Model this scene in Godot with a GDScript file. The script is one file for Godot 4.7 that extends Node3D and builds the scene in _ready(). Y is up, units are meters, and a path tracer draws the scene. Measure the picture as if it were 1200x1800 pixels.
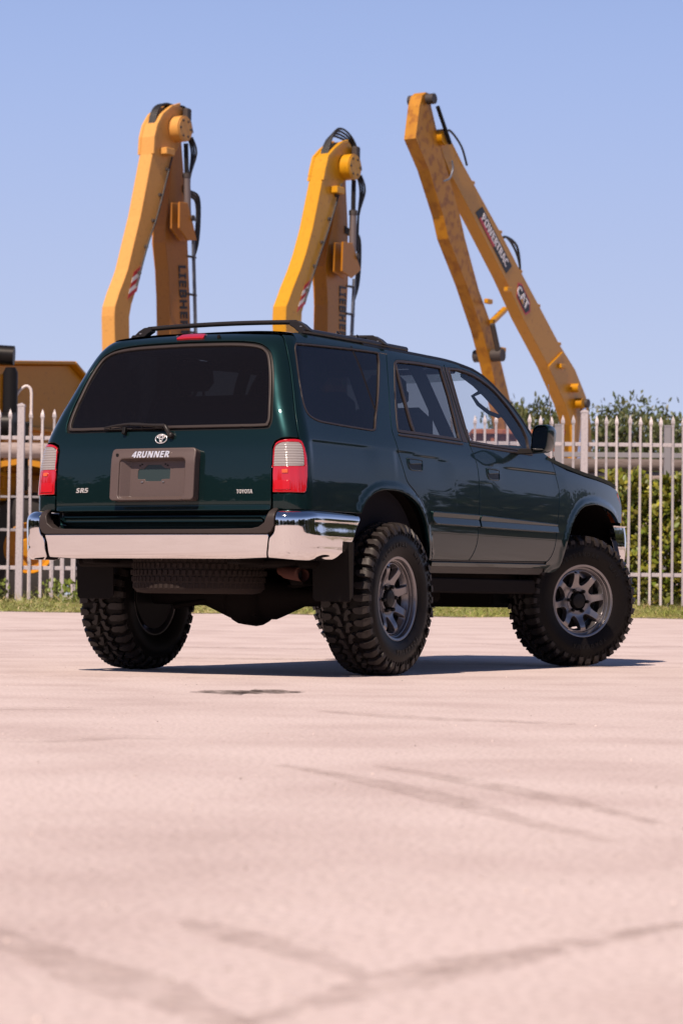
extends Node3D
# ---------------------------------------------------------------- camera and place of the car
const FPX := 4561.0          # focal length in pixels of a picture 1800 pixels high
const EYE := 0.418
const TURN := 28.6           # degrees between the car's heading and the view
const CAR := Vector3(-0.47795, 0.0, -14.55013)

var M := {}
var rng := RandomNumberGenerator.new()

# ---------------------------------------------------------------- mesh builder
class MB:
	var v := PackedVector3Array()
	var n := PackedVector3Array()
	var i := PackedInt32Array()
	func vert(p: Vector3, nn: Vector3) -> int:
		v.append(p)
		n.append(nn)
		return v.size() - 1
	func tri(a: int, b: int, c: int) -> void:
		var cr := (v[b] - v[a]).cross(v[c] - v[a])
		i.append(a)
		if cr.dot(n[a] + n[b] + n[c]) > 0.0:
			i.append(c)
			i.append(b)
		else:
			i.append(b)
			i.append(c)
	func quad(a: int, b: int, c: int, d: int) -> void:
		tri(a, b, c)
		tri(a, c, d)
	func flat(p: Array, nn: Vector3) -> void:
		var s := v.size()
		for q in p:
			vert(q, nn)
		for k in range(1, p.size() - 1):
			tri(s, s + k, s + k + 1)
	func face(p: Array, away: Vector3) -> void:   # flat face, its normal pointing away from a point
		var nn: Vector3 = (p[1] - p[0]).cross(p[2] - p[0]).normalized()
		if nn.dot(p[0] - away) < 0.0:
			nn = -nn
		flat(p, nn)
	func add(o: MB, t := Transform3D()) -> void:
		var s := v.size()
		for k in o.v.size():
			v.append(t * o.v[k])
			n.append((t.basis * o.n[k]).normalized())
		for k in o.i:
			i.append(k + s)
	func warp(f: Callable) -> void:
		for k in v.size():
			v[k] = f.call(v[k])
	func mirrored() -> MB:
		var o := MB.new()
		o.v = v.duplicate()
		o.n = n.duplicate()
		for k in v.size():
			o.v[k].x = -v[k].x
			o.n[k].x = -n[k].x
		for k in range(0, i.size(), 3):
			o.i.append_array([i[k], i[k + 2], i[k + 1]])
		return o
	func mesh(m: Material) -> ArrayMesh:
		var a := []
		a.resize(Mesh.ARRAY_MAX)
		a[Mesh.ARRAY_VERTEX] = v
		a[Mesh.ARRAY_NORMAL] = n
		a[Mesh.ARRAY_INDEX] = i
		var am := ArrayMesh.new()
		am.add_surface_from_arrays(Mesh.PRIMITIVE_TRIANGLES, a)
		am.surface_set_material(0, m)
		return am

func obj(called: String, mb: MB, m: Material, parent: Node = self, label := "") -> MeshInstance3D:
	var o := MeshInstance3D.new()
	o.name = called
	o.mesh = mb.mesh(m)
	parent.add_child(o, true)
	if label:
		o.set_meta("label", label)
	return o

func pair(called: String, mb: MB, m: Material, pr: Node, pl: Node) -> Array:
	return [obj(called, mb, m, pr), obj(called, mb.mirrored(), m, pl)]

var taken := {}
func numbered(called: String) -> String:
	taken[called] = taken.get(called, -1) + 1
	return called if taken[called] == 0 else "%s_%03d" % [called, taken[called]]

func thing(called: String, label: String, category: String, at := Vector3.ZERO, turn := 0.0, group := "") -> Node3D:
	var o := Node3D.new()
	o.name = numbered(called)
	add_child(o)
	o.position = at
	o.rotation.y = turn
	o.set_meta("label", label)
	o.set_meta("category", category)
	if group:
		o.set_meta("group", group)
	return o

func part(called: String, parent: Node) -> Node3D:
	var o := Node3D.new()
	o.name = called
	parent.add_child(o, true)
	return o

# ---------------------------------------------------------------- solid helpers
func box(mb: MB, c: Vector3, s: Vector3, b := 0.0, t := Transform3D()) -> void:
	var h := s * 0.5
	b = minf(b, minf(h.x, minf(h.y, h.z)) * 0.9)
	if b <= 0.0:
		for ax in 3:
			for sg in [-1.0, 1.0]:
				var nn := Vector3.ZERO
				nn[ax] = sg
				var p := []
				for k in [[-1, -1], [1, -1], [1, 1], [-1, 1]]:
					var q := Vector3.ZERO
					q[ax] = sg * h[ax]
					q[(ax + 1) % 3] = k[0] * h[(ax + 1) % 3]
					q[(ax + 2) % 3] = k[1] * h[(ax + 2) % 3]
					p.append(t * (c + q))
				mb.flat(p, (t.basis * nn).normalized())
		return
	# chamfered box: 24 vertices, smooth over the chamfer
	var id := {}
	for ax in 3:
		for sg in [-1, 1]:
			for k in [[-1, -1], [1, -1], [1, 1], [-1, 1]]:
				var q := Vector3.ZERO
				q[ax] = sg * h[ax]
				q[(ax + 1) % 3] = k[0] * (h[(ax + 1) % 3] - b)
				q[(ax + 2) % 3] = k[1] * (h[(ax + 2) % 3] - b)
				var nn := Vector3.ZERO
				nn[ax] = sg
				var sgn := [0, 0, 0]
				sgn[ax] = sg
				sgn[(ax + 1) % 3] = k[0]
				sgn[(ax + 2) % 3] = k[1]
				id["%d%s" % [ax, sgn]] = mb.vert(t * (c + q), (t.basis * nn).normalized())
	for ax in 3:
		var a1 := (ax + 1) % 3
		var a2 := (ax + 2) % 3
		for sg in [-1, 1]:
			var r := []
			for k in [[-1, -1], [1, -1], [1, 1], [-1, 1]]:
				var sgn := [0, 0, 0]
				sgn[ax] = sg
				sgn[a1] = k[0]
				sgn[a2] = k[1]
				r.append(id["%d%s" % [ax, sgn]])
			mb.quad(r[0], r[1], r[2], r[3])
		for s1 in [-1, 1]:
			for s2 in [-1, 1]:
				var lo := [0, 0, 0]
				var hi := [0, 0, 0]
				lo[a1] = s1
				hi[a1] = s1
				lo[a2] = s2
				hi[a2] = s2
				lo[ax] = -1
				hi[ax] = 1
				mb.quad(id["%d%s" % [a1, lo]], id["%d%s" % [a1, hi]], id["%d%s" % [a2, hi]], id["%d%s" % [a2, lo]])
	for k in 8:
		var sgn := [(k & 1) * 2 - 1, ((k >> 1) & 1) * 2 - 1, ((k >> 2) & 1) * 2 - 1]
		mb.tri(id["0%s" % [sgn]], id["1%s" % [sgn]], id["2%s" % [sgn]])

func tube(mb: MB, pts: Array, rad, seg := 8, caps := true) -> void:
	var np := pts.size()
	var up := Vector3.UP
	var rows := []
	for k in np:
		var d: Vector3 = (pts[mini(k + 1, np - 1)] - pts[maxi(k - 1, 0)]).normalized()
		if absf(d.dot(up)) > 0.95:
			up = Vector3.RIGHT if absf(d.x) < 0.9 else Vector3.BACK
		var s := d.cross(up).normalized()
		up = s.cross(d).normalized()
		var r: float = rad[k] if rad is Array else rad
		var row := []
		for j in seg:
			var a := TAU * j / seg
			var nn := s * cos(a) + up * sin(a)
			row.append(mb.vert(pts[k] + nn * r, nn))
		rows.append(row)
	for k in np - 1:
		for j in seg:
			mb.quad(rows[k][j], rows[k][(j + 1) % seg], rows[k + 1][(j + 1) % seg], rows[k + 1][j])
	if caps:
		for e in [0, np - 1]:
			var d: Vector3 = (pts[0] - pts[1]).normalized() if e == 0 else (pts[np - 1] - pts[np - 2]).normalized()
			var p := []
			for j in seg:
				p.append(mb.v[rows[e][j]])
			mb.flat(p, d)

# lathe round the x axis: profile of (x, r); smooth between points unless the bend is sharp
func lathe(mb: MB, prof: Array, seg := 48, t := Transform3D(), sharp := 0.75) -> void:
	var segn := []
	for k in prof.size() - 1:
		var d: Vector2 = prof[k + 1] - prof[k]
		segn.append(Vector2(-d.y, d.x).normalized())   # (nx, nr)
	for k in prof.size() - 1:
		var n0: Vector2 = segn[k]
		var n1: Vector2 = segn[k]
		if k > 0 and segn[k].dot(segn[k - 1]) > sharp:
			n0 = (segn[k] + segn[k - 1]).normalized()
		if k < prof.size() - 2 and segn[k].dot(segn[k + 1]) > sharp:
			n1 = (segn[k] + segn[k + 1]).normalized()
		var ra := []
		var rb := []
		for j in seg:
			var a := TAU * j / seg
			var c := cos(a)
			var s := sin(a)
			ra.append(mb.vert(t * Vector3(prof[k].x, prof[k].y * c, prof[k].y * s), t.basis * Vector3(n0.x, n0.y * c, n0.y * s)))
			rb.append(mb.vert(t * Vector3(prof[k + 1].x, prof[k + 1].y * c, prof[k + 1].y * s), t.basis * Vector3(n1.x, n1.y * c, n1.y * s)))
		for j in seg:
			mb.quad(ra[j], ra[(j + 1) % seg], rb[(j + 1) % seg], rb[j])

# polygon in the xy plane of t, pushed along z from z0 to z1, edges chamfered by b
func prism(mb: MB, poly: PackedVector2Array, z0: float, z1: float, t := Transform3D(), b := 0.0) -> void:
	var tris := Geometry2D.triangulate_polygon(poly)
	var inner := poly
	if b > 0.0:
		var off := Geometry2D.offset_polygon(poly, -b, Geometry2D.JOIN_MITER)
		if off.size() == 1 and off[0].size() == poly.size():
			# keep the vertices in step
			var best := 0
			for k in off[0].size():
				if off[0][k].distance_squared_to(poly[0]) < off[0][best].distance_squared_to(poly[0]):
					best = k
			inner = PackedVector2Array()
			var dir := 1 if Geometry2D.is_polygon_clockwise(off[0]) == Geometry2D.is_polygon_clockwise(poly) else -1
			for k in poly.size():
				inner.append(off[0][posmod(best + dir * k, poly.size())])
		else:
			b = 0.0
	if b > 0.0:
		tris = Geometry2D.triangulate_polygon(inner)
	var zs := signf(z1 - z0)
	for e in [[z0, -zs], [z1, zs]]:
		var s := mb.v.size()
		for p in inner:
			mb.vert(t * Vector3(p.x, p.y, e[0]), (t.basis * Vector3(0, 0, e[1])).normalized())
		for k in range(0, tris.size(), 3):
			mb.tri(s + tris[k], s + tris[k + 1], s + tris[k + 2])
	var cw := Geometry2D.is_polygon_clockwise(poly)
	for k in poly.size():
		var p := poly[k]
		var q := poly[(k + 1) % poly.size()]
		var d := (q - p).normalized()
		var nn := Vector2(-d.y, d.x) if cw else Vector2(d.y, -d.x)
		var n3 := (t.basis * Vector3(nn.x, nn.y, 0)).normalized()
		mb.flat([t * Vector3(p.x, p.y, z0 + b * zs), t * Vector3(q.x, q.y, z0 + b * zs), t * Vector3(q.x, q.y, z1 - b * zs), t * Vector3(p.x, p.y, z1 - b * zs)], n3)
		if b > 0.0:
			var pi := inner[k]
			var qi := inner[(k + 1) % poly.size()]
			for e in [[z0, z0 + b * zs, -zs], [z1, z1 - b * zs, zs]]:
				mb.flat([t * Vector3(pi.x, pi.y, e[0]), t * Vector3(qi.x, qi.y, e[0]), t * Vector3(q.x, q.y, e[1]), t * Vector3(p.x, p.y, e[1])], (n3 + (t.basis * Vector3(0, 0, e[2])).normalized()).normalized())

func V2(a: Array) -> PackedVector2Array:
	var o := PackedVector2Array()
	for p in a:
		o.append(Vector2(p[0], p[1]))
	return o

# Catmull-Rom through the points
func spl(a: Array, sub := 4, closed := false) -> Array:
	var o := []
	var m := a.size()
	for k in (m if closed else m - 1):
		var p0 = a[posmod(k - 1, m)] if closed else a[maxi(k - 1, 0)]
		var p1 = a[k]
		var p2 = a[(k + 1) % m]
		var p3 = a[(k + 2) % m] if closed else a[mini(k + 2, m - 1)]
		for j in sub:
			var s := float(j) / sub
			var q := []
			for c in p1.size():
				q.append(0.5 * (2.0 * p1[c] + (p2[c] - p0[c]) * s + (2.0 * p0[c] - 5.0 * p1[c] + 4.0 * p2[c] - p3[c]) * s * s + (3.0 * p1[c] - p0[c] - 3.0 * p2[c] + p3[c]) * s * s * s))
			o.append(q)
	if not closed:
		o.append(a[m - 1])
	return o

func rev(a: Array) -> Array:
	var o := a.duplicate()
	o.reverse()
	return o

func roundrect(x0: float, y0: float, x1: float, y1: float, r: float, sub := 4) -> Array:
	var o := []
	for c in [[x1 - r, y1 - r, 0], [x0 + r, y1 - r, 1], [x0 + r, y0 + r, 2], [x1 - r, y0 + r, 3]]:
		for k in sub + 1:
			var a: float = (c[2] + float(k) / sub) * PI / 2
			o.append([c[0] + r * cos(a), c[1] + r * sin(a)])
	return o

func fnormal(f: Callable, p: Vector2) -> Vector3:
	var e := 0.0025
	var a: Vector3 = f.call(p + Vector2(e, 0)) - f.call(p - Vector2(e, 0))
	var b: Vector3 = f.call(p + Vector2(0, e)) - f.call(p - Vector2(0, e))
	return a.cross(b).normalized()

func dense(poly: PackedVector2Array, l: float) -> PackedVector2Array:
	var o := PackedVector2Array()
	for k in poly.size():
		var p := poly[k]
		var q := poly[(k + 1) % poly.size()]
		var c := maxi(1, int(ceil(p.distance_to(q) / l)))
		for j in c:
			o.append(p.lerp(q, float(j) / c))
	return o

# A panel of sheet: a polygon with holes on the curved surface f, meshed on a grid, with a rounded edge and a flange
func panel(mb: MB, outer: PackedVector2Array, holes: Array, f: Callable, step: Vector2, gap := 0.0, bevel := 0.0, depth := 0.0) -> void:
	var outs := [outer]
	if gap + bevel > 0.0:
		outs = Geometry2D.offset_polygon(outer, -(gap + bevel), Geometry2D.JOIN_MITER)
	var ins := []
	for h in holes:
		if bevel > 0.0:
			for q in Geometry2D.offset_polygon(h, bevel, Geometry2D.JOIN_MITER):
				ins.append(q)
		else:
			ins.append(h)
	var el := minf(step.x, step.y) * 1.5
	for po in outs:
		var op: PackedVector2Array = dense(po, el)
		var lo := op[0]
		var hi := op[0]
		for p in op:
			lo = lo.min(p)
			hi = hi.max(p)
		var nx := int(ceil((hi.x - lo.x) / step.x))
		var ny := int(ceil((hi.y - lo.y) / step.y))
		var mark := PackedByteArray()
		mark.resize(nx * ny)
		var rings := [op]
		for h in ins:
			rings.append(dense(h, el))
		for rg in rings:
			for k in rg.size():
				var p: Vector2 = rg[k]
				var q: Vector2 = rg[(k + 1) % rg.size()]
				for j in 7:
					var s := p.lerp(q, j / 6.0) - lo
					for dx in [-0.02, 0.02]:
						for dy in [-0.02, 0.02]:
							var cx := int(floor(s.x / step.x + dx))
							var cy := int(floor(s.y / step.y + dy))
							if cx >= 0 and cy >= 0 and cx < nx and cy < ny:
								mark[cy * nx + cx] = 1
		var grid := {}
		for cy in ny:
			for cx in nx:
				var a := lo + Vector2(cx, cy) * step
				if mark[cy * nx + cx] == 0:
					var mid := a + step * 0.5
					if not Geometry2D.is_point_in_polygon(mid, op):
						continue
					var inh := false
					for h in ins:
						if Geometry2D.is_point_in_polygon(mid, h):
							inh = true
					if inh:
						continue
					var c := []
					for d in [[0, 0], [1, 0], [1, 1], [0, 1]]:
						var key: int = (cy + d[1]) * (nx + 1) + cx + d[0]
						if not grid.has(key):
							var p := lo + Vector2(cx + d[0], cy + d[1]) * step
							grid[key] = mb.vert(f.call(p), fnormal(f, p))
						c.append(grid[key])
					mb.quad(c[0], c[1], c[2], c[3])
				else:
					var pieces: Array = Geometry2D.intersect_polygons(PackedVector2Array([a, a + Vector2(step.x, 0), a + step, a + Vector2(0, step.y)]), op)
					for h in ins:
						var nxt := []
						for q in pieces:
							nxt.append_array(Geometry2D.clip_polygons(q, h))
						pieces = nxt
					for q in pieces:
						var tr := Geometry2D.triangulate_polygon(q)
						if tr.is_empty():
							continue
						var s := mb.v.size()
						for p in q:
							mb.vert(f.call(p), fnormal(f, p))
						for k in range(0, tr.size(), 3):
							mb.tri(s + tr[k], s + tr[k + 1], s + tr[k + 2])
		if bevel + depth <= 0.0:
			continue
		for rk in rings.size():
			var rg: PackedVector2Array = rings[rk]
			var cw := Geometry2D.is_polygon_clockwise(rg)
			var sgn := (-1.0 if cw else 1.0) * (1.0 if rk == 0 else -1.0)
			var rows := []
			var m := rg.size()
			for k in m:
				var d0 := (rg[k] - rg[posmod(k - 1, m)]).normalized()
				var d1 := (rg[(k + 1) % m] - rg[k]).normalized()
				var nd := (Vector2(d0.y, -d0.x) + Vector2(d1.y, -d1.x)).normalized() * sgn
				if nd.length() < 0.5:
					nd = Vector2(d1.y, -d1.x) * sgn
				var p3: Vector3 = f.call(rg[k])
				var nn := fnormal(f, rg[k])
				var t3: Vector3 = ((f.call(rg[k] + nd * 0.002) as Vector3) - p3).normalized()
				var po3 := p3 + t3 * bevel - nn * bevel
				rows.append([mb.vert(p3, nn), mb.vert(p3 + t3 * bevel * 0.7 - nn * bevel * 0.3, (nn + t3).normalized()), mb.vert(po3, t3), mb.vert(po3 - nn * depth, t3)])
			for k in m:
				var a2: Array = rows[k]
				var b2: Array = rows[(k + 1) % m]
				for j in (3 if depth > 0.0 else 2):
					mb.quad(a2[j], b2[j], b2[j + 1], a2[j + 1])

func ring(poly: PackedVector2Array, w: float) -> Array:
	return Geometry2D.offset_polygon(poly, -w, Geometry2D.JOIN_MITER)

# lettering as a mesh: centred, height of capitals = size, lying in the xy plane and facing +z
func letters(s: String, size: float, deep: float, shear := 0.0, stretch := 1.0, bold := 0.6, width := 0.0) -> MB:
	var tm := TextMesh.new()
	var sf := SystemFont.new()
	sf.font_names = PackedStringArray(["Droid Sans"])
	sf.font_weight = 700
	var fv := FontVariation.new()
	fv.base_font = sf
	fv.variation_embolden = bold
	tm.font = fv
	tm.font_size = 64
	tm.pixel_size = 0.01
	tm.depth = 0.1
	tm.curve_step = 2.0
	tm.text = s
	var a := tm.get_mesh_arrays()
	var mb := MB.new()
	if a.is_empty():
		return mb
	mb.v = a[Mesh.ARRAY_VERTEX]
	mb.n = a[Mesh.ARRAY_NORMAL]
	mb.i = a[Mesh.ARRAY_INDEX]
	var lo := Vector3.INF
	var hi := -Vector3.INF
	for p in mb.v:
		lo = lo.min(p)
		hi = hi.max(p)
	var k := size / (hi.y - lo.y)
	var kx := k * stretch
	if width > 0.0:
		kx = width / (hi.x - lo.x)
	for j in mb.v.size():
		var p := mb.v[j]
		var y := (p.y - (lo.y + hi.y) * 0.5) * k
		mb.v[j] = Vector3((p.x - (lo.x + hi.x) * 0.5) * kx + y * shear, y, (p.z - lo.z) / (hi.z - lo.z) * deep)
	return mb

# ---------------------------------------------------------------- materials
func lin(r: float, g: float, b: float) -> Color:
	return Color(r, g, b).linear_to_srgb()

func mat(r: float, g: float, b: float, rough := 0.6, metal := 0.0, spec := 0.5) -> StandardMaterial3D:
	var m := StandardMaterial3D.new()
	m.albedo_color = lin(r, g, b)
	m.roughness = rough
	m.metallic = metal
	m.metallic_specular = spec
	return m

func noise_tex(size: int, freq: float, sd: int, stops: Array, octaves := 4, kind := FastNoiseLite.TYPE_SIMPLEX_SMOOTH) -> NoiseTexture2D:
	var nz := FastNoiseLite.new()
	nz.noise_type = kind
	nz.seed = sd
	nz.frequency = freq
	nz.fractal_octaves = octaves
	var t := NoiseTexture2D.new()
	t.width = size
	t.height = size
	t.seamless = true
	t.noise = nz
	if stops:
		var g := Gradient.new()
		g.offsets = PackedFloat32Array(stops.map(func(s): return s[0]))
		g.colors = PackedColorArray(stops.map(func(s): return s[1]))
		t.color_ramp = g
	return t

func bumpy(m: StandardMaterial3D, t: Texture2D, cm: float, scale: float) -> StandardMaterial3D:
	m.heightmap_enabled = true
	m.heightmap_texture = t
	m.heightmap_scale = cm
	m.uv1_triplanar = true
	m.uv1_scale = Vector3.ONE * scale
	return m

# grain of colour over the whole thing, in its own axes
func grained(m: StandardMaterial3D, t: Texture2D, scale: float) -> StandardMaterial3D:
	m.albedo_texture = t
	m.uv1_triplanar = true
	m.uv1_scale = Vector3.ONE * scale
	return m

func pane(r: float, g: float, b: float, alpha: float, spec := 0.5) -> StandardMaterial3D:
	var m := mat(r, g, b, 0.02, 0.0, spec)
	m.albedo_color.a = alpha
	m.transparency = BaseMaterial3D.TRANSPARENCY_ALPHA
	m.cull_mode = BaseMaterial3D.CULL_DISABLED
	return m

# ---------------------------------------------------------------- the car's skin
class Curve1:
	var x: PackedFloat64Array
	var y: PackedFloat64Array
	var m: PackedFloat64Array
	func _init(t: Array) -> void:
		for p in t:
			x.append(p[0])
			y.append(p[1])
		for k in x.size():
			var a := maxi(k - 1, 0)
			var b := mini(k + 1, x.size() - 1)
			m.append((y[b] - y[a]) / (x[b] - x[a]))
	func at(t: float) -> float:
		var c := x.size()
		if t <= x[0]:
			return y[0] + m[0] * (t - x[0])
		if t >= x[c - 1]:
			return y[c - 1] + m[c - 1] * (t - x[c - 1])
		var k := x.bsearch(t, false) - 1
		k = clampi(k, 0, c - 2)
		var d := x[k + 1] - x[k]
		var s := (t - x[k]) / d
		return (1.0 + 2.0 * s) * (1.0 - s) * (1.0 - s) * y[k] + s * (1.0 - s) * (1.0 - s) * d * m[k] + s * s * (3.0 - 2.0 * s) * y[k + 1] + s * s * (s - 1.0) * d * m[k + 1]

var CW := Curve1.new([[.54, .785], [.58, .802], [.64, .838], [.70, .856], [.78, .8672], [.87, .8680], [.96, .8652], [1.05, .8595], [1.15, .8495], [1.22, .8365], [1.27, .822], [1.32, .803], [1.40, .771], [1.50, .731], [1.60, .692], [1.70, .652], [1.76, .624], [1.80, .600], [1.83, .574], [1.85, .545]])
var CR := Curve1.new([[.55, -.987], [.70, -1.002], [.85, -1.017], [.95, -1.021], [1.05, -1.018], [1.15, -1.009], [1.22, -.999], [1.30, -.980], [1.40, -.948], [1.50, -.904], [1.60, -.858], [1.70, -.806], [1.76, -.764], [1.80, -.717], [1.83, -.652], [1.845, -.592]])
const L1 := 0.70
const LA := 0.19
const RC := 0.121
var rear_arch := []
var front_arch := []
var arch_r := PackedVector2Array()
var arch_f := PackedVector2Array()
var C1 := Curve1.new([[.841, 1.242], [1.498, 1.241], [1.854, 1.239], [2.205, 1.227], [2.439, 1.213], [2.514, 1.194]])
var C2 := Curve1.new([[3.072, 1.223], [3.437, 1.212], [4.11, 1.212]])

func ss(a: float, b: float, x: float) -> float:
	var t := clampf((x - a) / (b - a), 0.0, 1.0)
	return t * t * (3.0 - 2.0 * t)

func line_dist(p: Vector2, l: PackedVector2Array) -> float:
	var best := 9.0
	for k in l.size() - 1:
		best = minf(best, p.distance_squared_to(Geometry2D.get_closest_point_to_segment(p, l[k], l[k + 1])))
	return sqrt(best)

# q runs from the middle of the tailgate (0) round the corner (.70 to .89) along the side; h is the height
func skin(p: Vector2) -> Vector3:
	if p.x < 0.0:
		var o := skin(Vector2(-p.x, p.y))
		return Vector3(-o.x, o.y, o.z)
	var q := p.x
	var h := p.y
	var w := CW.at(h)
	var r := CR.at(h)
	var wr := w - 0.022
	if q <= L1:
		var v := q / L1 * (wr - RC)
		if h < 0.895 and h > 0.80:      # lip along the foot of the gate
			r -= 0.4 * (0.895 - h) * (1.0 - ss(0.62, 0.66, q))
		return Vector3(v, h, -(r + 0.035 * (v / 0.7) * (v / 0.7)))
	var b := 0.035 * ((wr - RC) / 0.7) * ((wr - RC) / 0.7)
	if q <= L1 + LA:
		var a := (q - L1) / LA * PI / 2
		return Vector3(wr - RC + RC * sin(a), h, -(r + b + RC * (1.0 - cos(a))))
	var s := q - L1 - LA
	var u := r + b + RC + s
	var v2 := w - 0.022 * (1.0 - ss(0.0, 1.3, s))
	if u > 2.3:
		v2 -= 0.07 * pow(u - 2.3, 2.2)
	# creases
	if h > 0.98 and h < 1.27:
		if q < 2.56:
			var x := C1.at(q) - h
			var am := (1.0 - 0.75 * ss(1.45, 1.65, q) + 0.75 * ss(1.80, 1.84, q)) * (1.0 - ss(2.3, 2.55, q)) * ss(0.89, 0.92, q)
			v2 -= 0.0052 * am * ss(0.0, 0.02, x) * (1.0 - ss(0.04, 0.22, x))
		elif q > 3.0 and q < 4.15:
			var x := C2.at(q) - h
			var am := ss(3.03, 3.2, q) * (1.0 - ss(3.9, 4.13, q))
			v2 -= 0.0040 * am * ss(0.0, 0.012, x) * (1.0 - ss(0.03, 0.18, x))
	# the swell round the wheel openings
	if h < 1.12:
		if q > 1.2 and q < 2.4:
			v2 += 0.010 * (1.0 - ss(0.018, 0.055, line_dist(p, arch_r)))
		elif q > 3.75:
			v2 += 0.010 * (1.0 - ss(0.018, 0.06, line_dist(p, arch_f)))
	return Vector3(v2, h, -u)

func lifted(f: Callable, d: float) -> Callable:
	return func(p: Vector2) -> Vector3: return (f.call(p) as Vector3) + fnormal(f, p) * d

func side_at(u: float, h: float) -> Vector3:
	var wr := CW.at(h) - 0.022 - RC
	return skin(Vector2(L1 + LA + u - (CR.at(h) + 0.035 * (wr / 0.7) * (wr / 0.7) + RC), h))

var CO := Curve1.new([[.58, -.10], [.60, -.045], [.615, -.02], [.64, -.006], [.69, -.002], [.76, .0012], [.805, .002], [.832, -.001], [.85, -.011], [.862, -.026], [.870, -.046], [.876, -.08]])
func bumper_skin(p: Vector2) -> Vector3:
	if p.x < 0.0:
		var o := bumper_skin(Vector2(-p.x, p.y))
		return Vector3(-o.x, o.y, o.z)
	var s := p.x
	var o2 := CO.at(p.y)
	var l1 := 0.725
	var la := 0.17 * PI / 2
	var b := 0.03 * (l1 / 0.7) * (l1 / 0.7)
	if s <= l1:
		return Vector3(s, p.y, 1.085 + o2 - 0.03 * (s / 0.7) * (s / 0.7))
	if s <= l1 + la:
		var a := (s - l1) / 0.17
		var k := 0.17 + o2
		return Vector3(l1 + k * sin(a), p.y, -(-1.085 + b + 0.17 - k * cos(a)))
	return Vector3(0.895 + o2 - 0.02 * ss(0.0, 0.5, s - l1 - la), p.y, -(-1.085 + b + 0.17 + s - l1 - la))

# roof, windscreen and bonnet: a along the car, b across (-1..1)
var RE := Curve1.new([[-.62, 1.825], [-.45, 1.838], [0.0, 1.842], [.99, 1.840], [1.22, 1.839], [1.36, 1.831]])
var RH := Curve1.new([[-.62, 1.846], [-.45, 1.858], [-.1, 1.868], [.6, 1.872], [1.1, 1.868], [1.36, 1.852]])
func roof_skin(p: Vector2) -> Vector3:
	var u := p.x
	var s := absf(p.y)
	var he := RE.at(u)
	if s > 0.9:
		var h := he - (s - 0.9) * 0.4
		return Vector3(signf(p.y) * (side_at(maxf(u, -0.5), h).x), h, -u)
	var ve := side_at(maxf(u, -0.5), he).x
	var t := s / 0.9
	return Vector3(signf(p.y) * ve * t, he + (RH.at(u) - he) * (1.0 - pow(t, 4.0)), -u)

var WE := [[1.36, 1.831], [1.53, 1.812], [1.64, 1.779], [1.73, 1.733], [1.81, 1.68], [1.885, 1.632], [1.965, 1.563], [2.02, 1.489], [2.06, 1.431], [2.14, 1.335]]
var wsu: Curve1
var wsh: Curve1
func screen_skin(p: Vector2) -> Vector3:
	var a := p.x
	var he := wsh.at(a)
	var ue := wsu.at(a)
	var uc := lerpf(1.36, 2.46, a)
	var hc := lerpf(1.852, 1.315, a) + 0.05 * sin(a * PI)
	var ve := side_at(ue, he).x
	var k := pow(absf(p.y), 2.2)
	return Vector3(ve * p.y, lerpf(hc, he, k), -lerpf(uc, ue, k))

var HE := Curve1.new([[2.15, 1.282], [2.4, 1.245], [2.71, 1.212], [2.96, 1.197], [3.21, 1.178], [3.40, 1.152]])
func hood_skin(p: Vector2) -> Vector3:
	var b := absf(p.y)
	var ue := lerpf(2.15, 3.38, p.x)
	var uc := lerpf(2.47, 3.52, p.x)
	var he := HE.at(ue)
	var ve := side_at(ue, he).x
	var hc := he + lerpf(0.085, 0.075, p.x) - 0.07 * pow(p.x, 4.0)
	return Vector3(signf(p.y) * ve * b, he + (hc - he) * (1.0 - pow(b, 5.0)) + 0.02 * (1.0 - b * b), -lerpf(uc, ue, b * b))

# ---------------------------------------------------------------- tyres and wheels (axis along x, outside at +x)
const TR := 0.4185
func tread_pt(x: float, ang: float, lift: float) -> Vector3:
	# crown of the tyre: radius falls towards the shoulders
	var r := TR - 0.019 - 0.007 * pow(absf(x) / 0.125, 3.0) + lift
	return Vector3(x, -r * cos(ang), r * sin(ang))

func lug(mb: MB, poly: Array, ang0: float, mir: float, top := 0.019) -> void:
	var P := V2(poly)
	var tris := Geometry2D.triangulate_polygon(P)
	var s := mb.v.size()
	for p in P:
		var a := ang0 + p.y * 0.88 / TR
		var r := top
		var x := p.x * mir
		var pt: Vector3
		if absf(x) > 0.125:      # over the shoulder, down the side
			var over := absf(x) - 0.125
			pt = tread_pt(signf(x) * (0.125 + over * 0.62), a, top - over * 0.75)
		else:
			pt = tread_pt(x, a, r)
		mb.vert(pt, (Vector3(0, -cos(a), sin(a)) + Vector3(signf(x), 0, 0) * maxf(0.0, absf(x) - 0.118) * 30.0).normalized())
	for k in range(0, tris.size(), 3):
		mb.tri(s + tris[k], s + tris[k + 1], s + tris[k + 2])
	var mid := Vector3.ZERO
	for k in P.size():
		mid += mb.v[s + k]
	mid /= P.size()
	for k in P.size():
		var a := mb.v[s + k]
		var b := mb.v[s + (k + 1) % P.size()]
		var ia := Vector3(a.x * 0.995, a.y * 0.945, a.z * 0.945) + (a - mid) * 0.06
		var ib := Vector3(b.x * 0.995, b.y * 0.945, b.z * 0.945) + (b - mid) * 0.06
		mb.face([a, b, ib, ia], mid * 0.97)

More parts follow.
